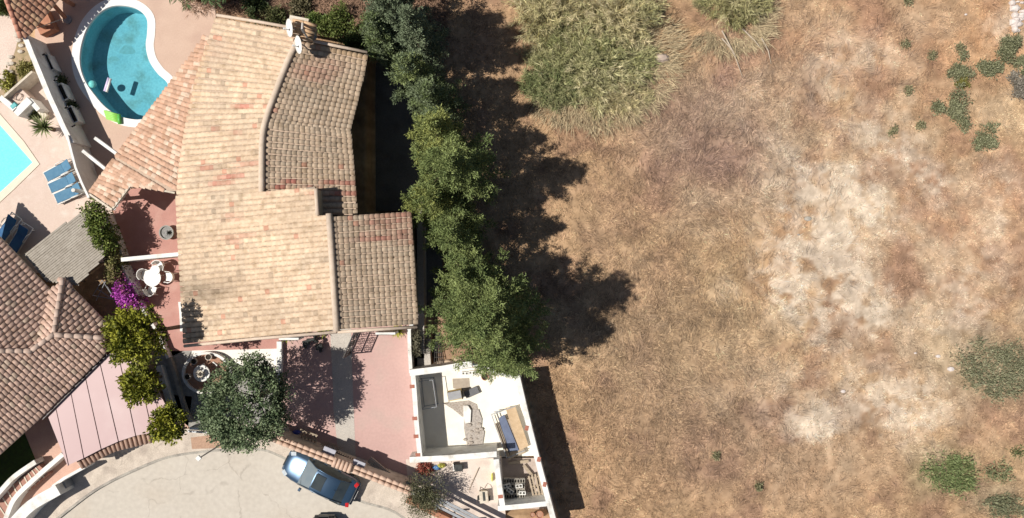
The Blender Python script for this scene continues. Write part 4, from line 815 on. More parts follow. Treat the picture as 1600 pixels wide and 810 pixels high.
def palm(px, py, z, n, L, label):
    base = P(px, py, 0); root = empty('palm_tree', base, label, 'palm', 'dark palms above the north-west roof corner'); top = np.array(base)+np.array([0, 0, z]); cen = []; dr = []; b = MB(); b.tube([base-Vector((0, 0, .2)), Vector(top)], [.18, .14], 8); b.build('trunk', bark, root)
    for i in range(n):
        az = i*2.399; l = L*random.uniform(.8, 1.1); t = .3+1.0*(i/n); u = np.linspace(.1, 1, 34); x = np.stack([np.cos(az)*np.sin(t)*u*l, np.sin(az)*np.sin(t)*u*l, np.cos(t)*u*l-.55*l*u**2], -1)+top
        for sgn in (-1, 1): cen.append(x); s = np.array([-math.sin(az), math.cos(az), 0])*sgn; dr.append(unit(np.tile(s+np.array([math.cos(az), math.sin(az), -.3])*.8, (34, 1))))
    V, F, col = leaves(np.concatenate(cen), np.concatenate(dr), 1, .36, .022, np.array([.085, .14, .05]), .08, .01, .35); npmesh('fronds', V, F, leafm, parent=root, col=col)
palm(312, 0, 2.6, 26, 1.35, 'dark green palm at the top edge, left of the roof corner'); palm(358, 0, 2.6, 26, 1.2, 'dark green palm at the top edge, right of the first one')
for px, py, R, h, l, c1, c2 in ((395, 14, .8, 1.3, 'dark shrub between the palms and the tiled roof edge', (.05, .08, .03), (.1, .13, .05)), (500, 40, 1.0, 1.3, 'green shrub behind the chimney of the large house', (.08, .13, .03), (.18, .22, .06)), (535, 48, 1.2, 1.4, 'yellow-green shrub behind the north edge of the roof', (.09, .13, .03), (.2, .22, .07)), (575, 62, 1.2, 1.5, 'dark green shrub between the roof corner and the cypresses', (.06, .10, .03), (.13, .17, .06)), (430, 22, .9, 1.0, 'thin brown-green shrub left of the satellite dishes', (.07, .09, .03), (.16, .15, .07)),
    (465, 12, .9, .9, 'brown-green scrub at the top edge above the dishes', (.12, .11, .06), (.2, .17, .1)), (20, 128, .5, .8, 'yellow-green shrub in the dry bed at the left edge', (.22, .22, .03), (.36, .34, .08)), (42, 108, .5, .6, 'olive shrub in the dry bed beside the tall white wall', (.20, .19, .05), (.3, .27, .1)), (4, 8, .6, .8, 'green shrub in the top left corner', (.1, .14, .04), (.16, .19, .06)),
    (58, 178, .35, .5, 'small plant behind the built-in barbecue bench', (.12, .13, .05), (.2, .2, .08))): shrub(px, py, R, h, l, c1, c2, int(190*R*R)+60, leaf=(.16, .035))
# climbing hedge along the wall and the bougainvillea
hd = empty('hedge', P(165, 370, 0), 'green climbing hedge along the wall beside the slatted canopy', 'hedge')
def hedge_part(parent, line, R, zt, c1, c2, n, name, leaf=(.15, .045)):
    ln = np.array([P(a, b_, zt)[:] for a, b_ in line]); dl = np.r_[0, np.cumsum(np.linalg.norm(np.diff(ln, axis=0), axis=1))]; s = rng.random(n)*dl[-1]; c = np.stack([np.interp(s, dl, ln[:, i]) for i in range(3)], -1); d = unit(rng.normal(0, 1, (n, 3))); d[:, 2] = abs(d[:, 2])
    c = c+d*np.array([R, R, .7])*rng.uniform(.5, 1.1, n)[:, None]*(.65+.6*vn(s, s*0, .5, 3))[:, None]; c[:, 2] -= rng.random(n)**2*1.2; b = rng.random((n, 1)); V, F, cc = leaves(c, unit(d+[0, 0, .5]), 13, leaf[0], leaf[1], np.array(c1)*(1-b)+np.array(c2)*b, .8, .09, .3); return npmesh(name, V, F, leafm, parent=parent, col=cc)
hedge_part(hd, [(145, 326), (152, 350), (162, 372), (168, 388)], .52, 2.0, (.10, .145, .03), (.24, .28, .07), 420, 'foliage')
hedge_part(hd, [(172, 388), (178, 410), (182, 440)], .40, 1.2, (.17, .19, .05), (.34, .28, .14), 260, 'dry_foliage')
b = MB()
for a in ((152, 350), (165, 380), (176, 420)): b.tube([P(*a, -.1), P(*a, 1.9)], .05, 6)
b.build('stem', bark, hd)
bg_ = empty('bougainvillea', P(195, 455, 0), 'purple flowering bougainvillea between the hedge and the short white wall', 'bougainvillea')
hedge_part(bg_, [(192, 448), (197, 462), (206, 474)], .50, 1.1, (.42, .06, .42), (.62, .13, .60), 330, 'flowers', (.09, .055))
hedge_part(bg_, [(188, 425), (194, 440), (214, 475)], .30, 1.0, (.42, .10, .25), (.20, .14, .07), 170, 'foliage', (.1, .045))
b = MB(); b.tube([P(195, 455, -.1), P(193, 450, 1.8)], .05, 6); b.build('stem', bark, bg_)
shrub(664, 733, .35, .55, 'dark red-leaved shrub by the corner of the plot yard', (.30, .08, .06), (.42, .14, .1), 90, z=0, leaf=(.13, .035))
shrub(651, 535, .3, .9, 'dusty climbing plant on the driveway wall beside the stairs', (.14, .13, .08), (.22, .2, .14), 110, z=.2, sq=3.2, leaf=(.09, .025))
for px, py, l in ((99, 126, 'upper'), (116, 166, 'lower')): shrub(px, py, .2, .5, l+' dark green shrub in the shade of the tall white wall, between two trough planters', (.05, .07, .025), (.1, .12, .05), 40, z=.2)
# ================================================================ car
def make_car(label, c1, c2, cat='car'):
    root = empty('parked_car', (0, 0, 0), label, cat)
    paint = mat('car_paint_'+('blue' if c1[2] > .1 else 'dark'), c1, c2, .8, .28, metal=.55, spec=.6, coat=.6, fine=.04); glass = mat('car_glass', (.035, .045, .05), (.05, .06, .06), 2, .04, spec=.9, coat=.5, fine=0)
    wscr = mat('windscreen_glare_glass', (.16, .2, .22), (.2, .23, .24), 2, .22, spec=1.0, coat=1, fine=0); trim = mat('black_trim', (.02, .02, .02), (.03, .03, .03), 4, .5); lens_ = mat('headlight_lens', (.55, .6, .62), (.4, .45, .5), 6, .1, spec=.8, coat=.8); red = mat('tail_lens', (.55, .01, .01), (.4, .01, .01), 6, .15, spec=.8, coat=.8)  # windscreen paler and rougher than the other glass, glare put into its colour
    # stations along x (front = +x): x, half width, belt z, roof half width, roof z
    ST = [(2.20, .45, .55, .38, .60), (2.12, .66, .62, .56, .70), (1.95, .78, .68, .66, .78), (1.6, .85, .76, .70, .87), (1.15, .875, .83, .72, .94), (1.0, .88, .87, .73, .98), (.25, .885, .91, .62, 1.36), (.05, .885, .92, .60, 1.42), (-.4, .885, .93, .60, 1.45), (-.95, .88, .94, .59, 1.42), (-1.2, .875, .95, .585, 1.36), (-1.72, .86, .97, .62, 1.04), (-1.9, .83, .96, .64, 1.00), (-2.1, .77, .93, .60, .96), (-2.2, .68, .8, .5, .85)]
    rows = []
    for x, w_, bz, rw, rz_ in ST:
        half = [(w_*.93, .22), (w_*1.0, .45), (w_*.995, bz*.82), (w_*.965, bz), (rw*1.0+.01, rz_-.035), (rw*.86, rz_), (rw*.45, rz_+.028), (0, rz_+.035)]
        rows.append([(x, -y, z) for y, z in half]+[(x, y, z) for y, z in half[-2::-1]])
    n = len(rows[0]); parts = {'body': [], 'windscreen': [], 'rear_window': [], 'side_window': [], 'side_window2': []}
    for i in range(len(rows)-1):
        for j in range(n-1):
            f = (i, j); top = 4 <= j <= n-6
            if i == 5 and 4 <= j <= 9: parts['windscreen'].append(f)
            elif i == 10 and 4 <= j <= 9: parts['rear_window'].append(f)
            elif 5 <= i <= 10 and j == 3: parts['side_window'].append(f)
            elif 5 <= i <= 10 and j == n-5: parts['side_window2'].append(f)
            else: parts['body'].append(f)
    for nm, fl in parts.items():
        V = []; F = []; ix = {}
        for i, j in fl:
            q = []
            for a, c in ((i, j), (i, j+1), (i+1, j+1), (i+1, j)):
                if (a, c) not in ix: ix[a, c] = len(V); V.append(rows[a][c])
                q.append(ix[a, c])
            F.append(tuple(q))
        if nm == 'body':
            for e in (0, len(rows)-1): F.append(tuple(ix[e, j] for j in range(n)) if e == 0 else tuple(ix[e, j] for j in range(n))[::-1])
        b = MB(); b.add(V, F); o = b.build(nm.replace('2', ''), paint if nm == 'body' else (wscr if nm == 'windscreen' else glass), root, smooth=True)
        if nm == 'body':
            md = o.modifiers.new('smooth', 'SUBSURF'); md.levels = 2; md.render_levels = 2; body = o
    for s in (-1, 1): b = MB(); b.tube([(.93, s*.75, .99), (.35, s*.63, 1.345), (-.4, s*.61, 1.46), (-1.2, s*.60, 1.375), (-1.72, s*.64, 1.05)], .025, 6); b.build('roof_rail', paint, root, smooth=True)
    b = MB(); b.box((-.12, 0, 1.478), (.62, .85, .012)); b.build('sunroof', glass, root, bevel=.004)
    for s in (-1, 1):
        b = MB(); b.box((1.93, s*.60, .755), (.34, .22, .09), -s*.5, 0, .25); b.build('headlight', lens_, root, bevel=.02)
        b = MB(); b.box((-2.07, s*.62, .88), (.2, .26, .2), s*.35); b.build('tail_light', red, root, bevel=.02)
        b = MB(); b.box((.72, s*1.0, 1.0), (.16, .2, .13), -s*.15); b.build('wing_mirror', paint, root, bevel=.03)
        b = MB(); b.box((-.05, s*.893, .6), (2.4, .012, .05)); b.build('side_trim', trim, root)
        for x in (.02, -.85): b = MB(); b.box((x, s*.888, .82), (.18, .03, .035)); b.build('door_handle', paint, root)
        for x in (1.35, -1.32):
            c = Vector((x, s*.80, .31)); b = MB(); b.tube([c-Vector((0, .1, 0)), c+Vector((0, .1, 0))], .31, 20); wl = b.build('wheel', trim, root); b = MB(); b.tube([c+Vector((0, s*.09, 0)), c+Vector((0, s*.105, 0))], .2, 14); b.build('rim', greymetal, wl)
    b = MB(); b.box((2.17, 0, .42), (.12, 1.15, .2)); b.build('front_bumper', paint, root, bevel=.04)
    b = MB(); b.box((-2.2, 0, .48), (.14, 1.35, .24)); b.build('rear_bumper', paint, root, bevel=.05)
    b = MB(); b.box((-2.29, 0, .62), (.02, .5, .11)); b.build('number_plate', white, root)
    b = MB(); b.box((2.215, 0, .6), (.05, .6, .1)); b.build('grille', trim, root)
    for s in (-.35, .15): b = MB(); b.bar((.98, s, 1.015), (.8, s+.5, 1.075), .025, .02); b.build('wiper', trim, root)
    b = MB(); b.tube([(-1.1, 0, 1.43), (-1.25, 0, 1.62)], .012, 5); b.build('aerial', trim, root)
    return root
p0 = P(443, 722, .7); p1 = P(551, 775, .7); car = make_car('metallic blue saloon car parked along the tile-capped street wall', (.045, .09, .15), (.055, .10, .165)); mid = (p0+p1)/2; place(car, (mid.x+.1, mid.y+.05, -.04), math.atan2(p0.y-p1.y, p0.x-p1.x))
p = P(504, 838, .9); car2 = make_car('black car at the bottom edge with only its roof rim showing', (.012, .013, .016), (.02, .02, .022)); place(car2, (p.x, p.y-1.2, -.04), math.radians(90))
# ================================================================ furniture
frm = mat('white_plastic', (.78, .76, .72), (.72, .70, .66), 5, .45)
def make_lounger(cloth):
    r = empty('sun_lounger', (0, 0, 0), 'x', 'sun lounger'); b = MB(); b.box((-.35, 0, .31), (1.15, .6, .035)); b.build('seat', cloth, r, bevel=.01)
    b = MB(); b.box((.5, 0, .42), (.68, .6, .035), 0, 0, -.42); b.build('backrest', cloth, r, bevel=.01); b = MB()
    for s in (-1, 1): b.tube([(-.98, s*.34, .27), (.3, s*.34, .28), (.95, s*.34, .27)], .032, 6)
    b.tube([(-.97, -.34, .27), (-.97, .34, .27)], .03, 6); b.tube([(.93, -.34, .27), (.93, .34, .27)], .03, 6); b.build('frame', frm, r, smooth=True)
    for s in (-1, 1): b = MB(); b.tube([(-.1, s*.36, .3), (.05, s*.37, .5), (.45, s*.37, .5), (.55, s*.36, .3)], .025, 6); b.build('armrest', frm, r, smooth=True)
    for x in (-.85, .8):
        for s in (-1, 1): b = MB(); b.tube([(x, s*.33, .26), (x, s*.33, 0)], .028, 6); b.build('leg', frm, r)
    return r
cl1 = mat('blue_sling', (.08, .19, .30), (.10, .22, .33), 5, .8); cl2 = mat('blue_sling_shaded', (.04, .12, .27), (.05, .15, .31), 5, .8)  # second cloth is the blue sling with roof shade put into its colour
lg = 'blue sun loungers on the neighbour terrace'; L0 = make_lounger(cl1); L0['group'] = lg
for i, (px, py, a, l) in enumerate(((98, 267, 28, 'light blue sun lounger nearest the yucca by the tall wall'), (105, 286, 24, 'light blue sun lounger in the middle of the sunlit trio'), (114, 302, 24, 'light blue sun lounger of the sunlit trio nearest the slatted canopy'))):
    o = L0 if i == 0 else copy_tree(L0); place(o, P(px, py, 0), math.radians(a), l); o.scale = (.95, .95, 1)
L1 = make_lounger(cl2); L1['group'] = lg
place(L1, P(16, 358, 0), math.radians(54), 'blue sun lounger with cloth darkened as roof shade, nearer the cyan pool'); o = copy_tree(L1); place(o, P(35, 374, 0), math.radians(58), 'blue sun lounger with cloth darkened as roof shade, touching the slatted canopy')
# garden table and four armchairs
ptab = P(247, 434, 0); t = empty('garden_table', ptab, 'round white garden table with wide pale top in the red courtyard', 'table'); b = MB(); b.lathe(ptab+Vector((0, 0, .7)), [(.001, 0), (.46, 0), (.49, .02), (.49, .045), (.001, .05)], 24); b.build('tabletop', frm, t)
for k in range(4): b = MB(); q = ptab+Vector((.33*math.cos(k*1.571+.4), .33*math.sin(k*1.571+.4), 0)); b.tube([q, q+Vector((-.08*math.cos(k*1.571+.4), -.08*math.sin(k*1.571+.4), .7))], .03, 6); b.build('leg', frm, t)
pu = P(252, 422, 0); t = empty('round_stool', pu, 'small round white side table overlapping the big garden table', 'side table'); b = MB(); b.lathe(pu+Vector((0, 0, .76)), [(.001, 0), (.27, 0), (.27, .03), (.001, .035)], 20); b.build('tabletop', frm, t); b = MB(); b.tube([pu, pu+Vector((0, 0, .76))], .04, 8); b.build('leg', frm, t)
def make_chair():
    r = empty('garden_chair', (0, 0, 0), 'x', 'chair'); b = MB(); b.box((0, 0, .42), (.46, .46, .04)); b.build('seat', frm, r, bevel=.015); b = MB(); N = 9; ang = [math.radians(100+160*i/(N-1)) for i in range(N)]
    for i in range(N): b.v += [(.27*math.cos(ang[i]), .27*math.sin(ang[i]), .44), (.32*math.cos(ang[i]), .32*math.sin(ang[i]), .84), (.35*math.cos(ang[i]), .35*math.sin(ang[i]), .84), (.30*math.cos(ang[i]), .30*math.sin(ang[i]), .44)]
    for i in range(N-1):
        k = 4*i; b.f += [(k, k+4, k+5, k+1), (k+1, k+5, k+6, k+2), (k+2, k+6, k+7, k+3), (k+3, k+7, k+4, k)]
    b.mi = [0]*len(b.f); b.build('backrest', frm, r)
    for s in (-1, 1): b = MB(); b.tube([(-.1, s*.31, .66), (.2, s*.3, .66), (.24, s*.27, .4)], .022, 6); b.build('armrest', frm, r)
    for x in (-.2, .2):
        for s in (-.2, .2): b = MB(); b.tube([(x, s, .42), (x*1.2, s*1.2, 0)], .022, 6); b.build('leg', frm, r)
    return r
C0 = make_chair(); C0['group'] = 'white garden chairs round the table'
for i, (px, py, a, l) in enumerate(((233, 429, -20, 'white garden chair on the west side of the round table'), (255, 416, -100, 'white garden chair above the round table, next to the dividing wall'), (270, 433, 175, 'white garden chair between the round table and the house eaves'), (243, 453, 70, 'white garden chair below the round table'))):
    o = C0 if i == 0 else copy_tree(C0); place(o, P(px, py, 0), math.radians(a), l)
# round clay/metal planter
def ringpot(px, py, R, h, m, soil, label, name='planter', cat='planter', z=0, group=None, plant=None):
    r = empty(name, P(px, py, z), label, cat, group); b = MB(); c = P(px, py, z); b.lathe(c, [(R*.75, 0), (R, h), (R*.84, h), (R*.80, h*.75), (.001, h*.75)], 24); b.build('pot', m, r, smooth=False); b = MB(); b.lathe(c+Vector((0, 0, h*.76)), [(R*.79, 0), (.001, .03)], 20); b.build('soil', soil, r); return r
dsoil = mat('dark_soil', (.035, .028, .022), (.05, .04, .03), 8, .95, .5)
r = ringpot(264, 364, .42, .38, mat('grey_pot', (.36, .35, .32), (.25, .25, .23), 5, .8), mat('ash', (.30, .29, .28), (.2, .2, .19), 7, .9), 'round grey stone planter in the sun on the red courtyard')
rosette('succulent', P(265, 364, .28), 14, .22, .03, 'dark succulent growing inside the round grey stone planter', 'plant', (.03, .035, .03), (.05, .055, .045), .05)
# ring bed with fountain and pots
rb = P(327, 582, 0); soilm = mat('red_soil', (.40, .235, .165), (.34, .19, .13), 2, .95, .3); bed = empty('planter_bed', rb, 'round raised bed of red soil with a white rim around a small fountain', 'flower bed')
b = MB(); b.lathe(rb, [(1.42, 0), (1.42, .42), (1.26, .42), (1.26, .1)], 40, 1, .86); b.build('rim', white, bed); b = MB(); b.lathe(rb, [(1.28, .03), (1.28, .25), (.001, .27)], 32, 1, .86); b.build('soil', soilm, bed)
fp_ = P(322, 581, .25); ft = empty('fountain', fp_, 'small two-tier white stone fountain in the middle of the round bed', 'fountain'); b = MB(); b.lathe(fp_, [(.25, 0), (.14, .12), (.12, .4), (.46, .58), (.48, .64), (.42, .64), (.1, .5)], 24); b.build('basin', white, ft, smooth=True)
b = MB(); b.lathe(fp_+Vector((0, 0, .5)), [(.08, 0), (.06, .3), (.22, .42), (.2, .44), (.001, .38)], 16); b.build('bowl', plaster, ft, smooth=True); b = MB(); b.lathe(fp_+Vector((0, 0, .88)), [(.05, 0), (.09, .1), (.03, .22), (.001, .25)], 10); b.build('finial', plaster, ft, smooth=True)
potm = mat('pale_pot', (.60, .54, .46), (.5, .44, .37), 6, .8)
for px, py, R, l in ((329, 557, .19, 'brightest pale pot on the rim of the round bed, highest of them'), (306, 564, .19, 'pale pot in shade at the upper left of the round bed'), (296, 588, .19, 'pale pot in shade at the left rim of the round bed'), (324, 609, .18, 'dark pot at the lower rim of the round bed by the tree crown')):
    ringpot(px, py, R, .34, potm, dsoil, l, 'flower_pot', 'pot', .25, 'pots standing in the round bed')
for px, py in ((313, 572), (304, 578), (333, 566)): b = MB(); q = P(px, py, .27); b.tube([q, q+Vector((.28, .12 if px != 333 else -.2, .12))], .05, 6); b.build('garden_stone', white, label={313: 'pale stone nearest the fountain inside the round bed', 304: 'pale stone left of the fountain inside the round bed', 333: 'pale stone below the brightest pot inside the round bed'}[px], cat='stone')
# wrought iron gate, ajar, casting its pattern
g0 = P(547, 553, 0); g1 = P(563, 516, 0); gt = empty('iron_gate', (g0+g1)/2, 'open wrought iron gate leaf casting patterned shade under the south eaves', 'gate'); d = (g1-g0)
b = MB()
for z in (.12, 1.0, 1.85): b.bar(g0+Vector((0, 0, z)), g1+Vector((0, 0, z)), .06, .06)
for a in (g0, g1): b.bar(a, a+Vector((0, 0, 1.9)), .07)
b.build('gate_frame', darkmetal, gt)
for i in range(1, 10): b = MB(); q = g0+d*(i/10); b.bar(q+Vector((0, 0, .12)), q+Vector((0, 0, 1.85)), .03); b.build('bar', darkmetal, gt)
for j, zc in enumerate((.55, 1.42)):
    for i in range(3):
        b = MB(); c = g0+d*((i+.5)/3)+Vector((0, 0, zc)); dn = d.normalized()
        for rr in (.2, .1): b.tube([c+dn*(rr*math.cos(t))+Vector((0, 0, rr*1.4*math.sin(t))) for t in np.linspace(0, 6.28, 15)], .018, 5, cap=False)
        b.build('scroll', darkmetal, gt)
# black outdoor chair / trolley under the eaves
oc = empty('electric_scooter', P(492, 536, 0), 'black wheeled scooter parked under the south eaves between spiky plants', 'scooter'); blk = mat('black_plastic', (.03, .032, .032), (.05, .055, .05), 5, .5)
for px, py, s, w_ in ((478, 536, .36, 1), (499, 542, .40, 2)): b = MB(); b.box(P(px, py, .34), (s, s*.85, .34), .25, 0, .12); b.build('storage_box', blk, oc, bevel=.05)
b = MB(); b.tube([P(480, 532, .5), P(490, 531, .62), P(497, 535, .55)], .1, 8); b.build('body', blk, oc, smooth=True); b = MB(); b.tube([P(491, 531, .6), P(492, 522, .95)], .06, 8); b.build('steering_column', blk, oc)
for px, py in ((477, 541), (501, 547), (492, 525)): b = MB(); q = P(px, py, .16); b.tube([q-Vector((.05, 0, 0)), q+Vector((.05, 0, 0))], .16, 14); b.build('wheel', blk, oc)
# satellite dishes on the roof
def dish(px, py, z, R, az, label):
    c = P(px, py, z); r = empty('satellite_dish', c-Vector((0, 0, 1)), label, 'satellite dish', 'white dishes by the chimney'); el = math.radians(33); n = Vector((math.cos(az)*math.cos(el), math.sin(az)*math.cos(el), math.sin(el))); u = n.orthogonal().normalized(); v = n.cross(u); b = MB(); K = 24; rings = [(0, 0), (.35, .03), (.7, .10), (1, .2)]
    for rr, h in rings[1:]: b.v += [tuple(c+u*(rr*R*math.cos(t))+v*(rr*R*math.sin(t))+n*(h*R)) for t in np.linspace(0, 2*math.pi, K+1)[:-1]]
    b.v.append(tuple(c)); i0 = len(b.v)-1
    for k in range(K): b.f.append((i0, k, (k+1) % K))
    for j in range(2):
        for k in range(K): b.f.append((j*K+k, (j+1)*K+k, (j+1)*K+(k+1) % K, j*K+(k+1) % K))
    b.mi = [0]*len(b.f); o = b.build('reflector', frm, r, smooth=True); sm = o.modifiers.new('thickness', 'SOLIDIFY'); sm.thickness = .02
    b = MB(); f_ = c+n*R*.95+Vector((0, 0, -.15*R)); b.tube([c-Vector((0, 0, .9*R))+n*.2*R, f_], .025, 6); b.build('feed_arm', greymetal, r); b = MB(); b.tube([f_, f_-n*.15], .05, 8); b.build('receiver', frm, r); b = MB(); b.tube([c-n*.08, c-n*.15-Vector((0, 0, .2)), c-n*.15-Vector((0, 0, 1.2))], .035, 8); b.build('mast', greymetal, r)
dish(455, 44, 5.6, .46, math.pi+.22, 'upper white satellite dish at the north end of the ridge'); dish(469, 70, 5.5, .46, math.pi+.26, 'lower white satellite dish throwing a black oval shade on the tiles')
b = MB(); b.tube([P(473, 34, 5), P(472, 46, 6.3), P(482, 62, 5)], .06, 8); b.build('antenna_mast', frm, label='pale bent antenna mast over the chimney lid', cat='mast')
b = MB(); b.box(P(485, 55, 4.6), (.5, .45, .4), .4); b.build('water_tank', mat('blue_grey_plastic', (.22, .26, .33), (.18, .2, .26), 4, .5), label='small blue-grey box behind the lower satellite dish', cat='tank', bevel=.04)
# planters on the tall wall, in shade
for i, (px, py, l) in enumerate(((87, 103, 'long trough planter on the tall white wall, highest of three'), (109, 148, 'long trough planter on the tall white wall, middle of three'), (124, 183, 'long trough planter on the tall white wall, lowest of three'))):
    r = empty('trough_planter', P(px, py, .7), l, 'planter', 'trough planters beside the kidney pool'); b = MB(); a_ = -1.13; b.prism([tuple((P(px, py, 0)+Matrix.Rotation(a_, 3, 'Z') @ Vector((x, y, 0)))[:2]) for x, y in ((-.5, -.17), (.5, -.17), (.5, .17), (-.5, .17))], 0, .75, holes=[[tuple((P(px, py, 0)+Matrix.Rotation(a_, 3, 'Z') @ Vector((x, y, 0)))[:2]) for x, y in ((-.45, -.13), (.45, -.13), (.45, .13), (-.45, .13))]]); b.build('trough', white, r)
    b = MB(); b.box((P(px, py, 0).x, P(px, py, 0).y, .35), (.9, .26, .6), a_); b.build('soil', dsoil, r)
# built-in white bench / barbecue
bb = empty('barbecue_bench', P(42, 165, 0), 'white L-shaped built-in bench of a barbecue corner at the left edge', 'barbecue')
for nm, pts, wd, z1, m in (('side_wall', [(0, 152), (24, 172)], .3, 1.0, white), ('front_wall', [(24, 178), (46, 156)], .42, 1.0, white), ('return_wall', [(46, 156), (60, 172)], .26, .9, white), ('step', [(58, 168), (71, 184)], .3, .35, plaster), ('back_wall', [(5, 152), (50, 112)], .12, 1.1, plaster)):
    ln = PL(pts, z1); ln = [ln[0], ln[0].lerp(ln[1], .5), ln[1]]; b = MB(); b.prism(strip(ln, -wd/2, wd/2), 0, z1); b.build(nm, m, bb)
b = MB(); b.prism(PL([(12, 155), (30, 136), (47, 152), (27, 170)], .7), 0, .7); b.build('counter', terb, bb)
b = MB(); q = P(23, 166, .9); b.box(q, (.35, .25, .25), .7); b.build('cool_box', mat('teal_plastic', (.05, .35, .37), (.08, .4, .4), 5, .4), label='teal box standing in the barbecue corner', cat='box', bevel=.03)
b = MB(); q = P(29, 152, .73); b.tube([q+Vector((.2*math.cos(t)*(1+.3*math.sin(2*t)), .2*math.sin(t), .01*t)) for t in np.linspace(0, 12, 40)], .014, 5); b.build('garden_hose', mat('hose_brown', (.30, .2, .15), (.25, .16, .12), 5, .6), label='coiled brown hose on the barbecue counter', cat='hose')
# garden wall border of the dry bed
bd = mat('dry_bed_soil', (.42, .31, .2), (.3, .24, .14), 3, .95, .6); b = MB(); b.prism(PL([(30, 55), (36, 60), (66, 118), (58, 128), (8, 160), (-10, 160), (8, 128), (24, 78)], .03), -.1, .03); b.build('dry_bed', bd, kind='structure')
for i in range(14): t = i/13; p = P(*[(33, 58), (30, 75), (24, 92), (17, 106), (10, 118), (2, 128)][min(5, int(t*5.9))], .05); b = MB(); p = p+Vector((random.uniform(-.25, .25), random.uniform(-.3, .3), 0)); b.lathe(p, [(.16, 0), (.13, .1), (.001, .15)], 7, 1.2, .8); b.build('edging_stone', potm, label='pale rounded stone edging the dry bed at the left edge', cat='stone', group='stones edging the dry bed')
# pool house yard clutter in shade
r = empty('parasol', P(106, 33, 0), 'round grey parasol foot with a red-brown post in the pool house shade', 'parasol'); b = MB(); b.lathe(P(106, 31, 0), [(.25, 0), (.25, .1), (.1, .14), (.001, .15)], 18); b.build('foot', greymetal, r); b = MB(); b.tube([P(84, 8, 1.0), P(102, 28, .3)], .13, 8); b.build('folded_canopy', terr, r)
b = MB(); b.box(P(71, 36, .3), (.9, 1.3, .6), .45); b.build('storage_chest', terr, label='brown storage chest in the shade of the pool house roof', cat='chest', bevel=.02)
b = MB(); b.tube([P(52, 46, 1.6), P(97, 30, 1.2)], .025, 6); b.build('washing_pole', plaster, label='thin pole stretched out from the pool house roof', cat='pole')
# courtyard details in shade: sun slats by the porch end
b = None; r = empty('slatted_screen', P(185, 315, 0), 'white slatted screen below the end of the porch roof', 'screen')
for i in range(7):
    b = MB(); t = i/6; a = P(178+22*t, 326-30*t, 1.6); b.box(a, (.16, .2, .05), .9); b.build('slat', white, r)
b = MB(); b.bar(P(175, 328, 1.5), P(203, 294, 1.5), .06); b.build('rail', white, r)
# drying rack frame in shade of the bougainvillea
r = empty('folding_rack', P(160, 455, 0), 'folding metal drying rack in the shade below the canopy', 'drying rack')
for a, c in (((160, 438), (145, 462)), ((160, 438), (176, 463)), ((145, 462), (178, 468)), ((152, 452), (180, 470)), ((165, 440), (150, 470)), ((168, 448), (176, 463))): b = MB(); b.tube([P(*a, 1.1), P(*c, .9)], .022, 5); b.build('rod', greymetal, r)
# street sign post
r = empty('street_lamp', P(347, 694, .09), 'short lamp post with a square white head on the pavement by the tree', 'lamp post'); hd_ = P(332, 702, 3.2); bs = P(345, 695, .09); b = MB(); b.tube([bs, Vector((bs.x-.02, bs.y, 3.1))], [.05, .035], 8); b.build('post', greymetal, r); b = MB(); b.box((bs.x-.04, bs.y, 3.15), (.24, .24, .12), .78); b.build('head', white, r, bevel=.02)
# things along the inside of the long street wall
r = empty('pallet', P(484, 684, 0), 'wooden pallet leaning inside the street wall by the round tree shade', 'pallet')
for i in range(5): b = MB(); q = P(472+i*5.2, 681+i*1.6, .55); b.box(q, (.09, .85, .03), -.35, .5); b.build('slat', wood, r)
for j in (-1, 0, 1): b = MB(); q = P(483, 685+j*9, .55-j*.2); b.box(q, (1.05, .07, .07), -.35); b.build('runner', wood, r)
r = empty('lattice_panel', P(515, 693, 0), 'brown diamond lattice panel leaning inside the street wall', 'lattice')
for i in range(8):
    for s in (-1, 1): b = MB(); q = P(503+i*3.6, 694+i*1.2, .5); b.box(q, (.03, .8, .02), -.4+s*.75, .4); b.build('lath', wood, r)
for i, (px, py, l) in enumerate(((514, 707, 'grey rounded box on the street wall, left of the two'), (560, 727, 'grey rounded box on the street wall, right of the two'))):
    r = empty('gate_pillar', P(px, py, 0), l, 'pillar', 'grey pillars along the street wall'); b = MB(); b.box(P(px, py, .75), (.62, .42, 1.5), -.38); b.build('body', greymetal, r, bevel=.06); b = MB(); b.box(P(px, py, 1.53), (.72, .5, .08), -.38); b.build('cap', mat('lilac_grey', (.42, .42, .47), (.36, .36, .41), 4, .7), r, bevel=.03)
r = empty('window_grille', P(537, 716, 0), 'black iron grille lying between the two grey pillars', 'grille')
for i in range(9): b = MB(); q = P(524+i*3.4, 712+i*1.5, .6); b.box(q, (.035, .6, .03), -.55, .3); b.build('bar', darkmetal, r)
for s in (0, 8): b = MB(); b.bar(P(522, 706+s, .7), P(553, 720+s, .7), .04); b.build('rail', darkmetal, r)
b = MB(); b.prism(PL([(547, 712), (560, 712), (582, 728), (560, 740)], .02), 0, .04); 
r = empty('gutter_beam', P(600, 740, 0), 'long grey grooved beam lying inside the street wall at its right end', 'beam')
for o_ in (-.13, .0, .13): A = P(577, 718, .5); D = P(632, 764, .5); dd = (D-A).normalized(); nn = Vector((-dd.y, dd.x, 0)); b = MB(); b.bar(A+nn*o_, D+nn*o_, .11, .12 if o_ else .05); b.build('flange', concrete, r)
b = MB(); b.prism(PL([(569, 736), (586, 733), (624, 762), (612, 762)], .25), 0, .25); b.build('white_slab', white, label='white slab lying between the grooved beam and the street wall', cat='slab')
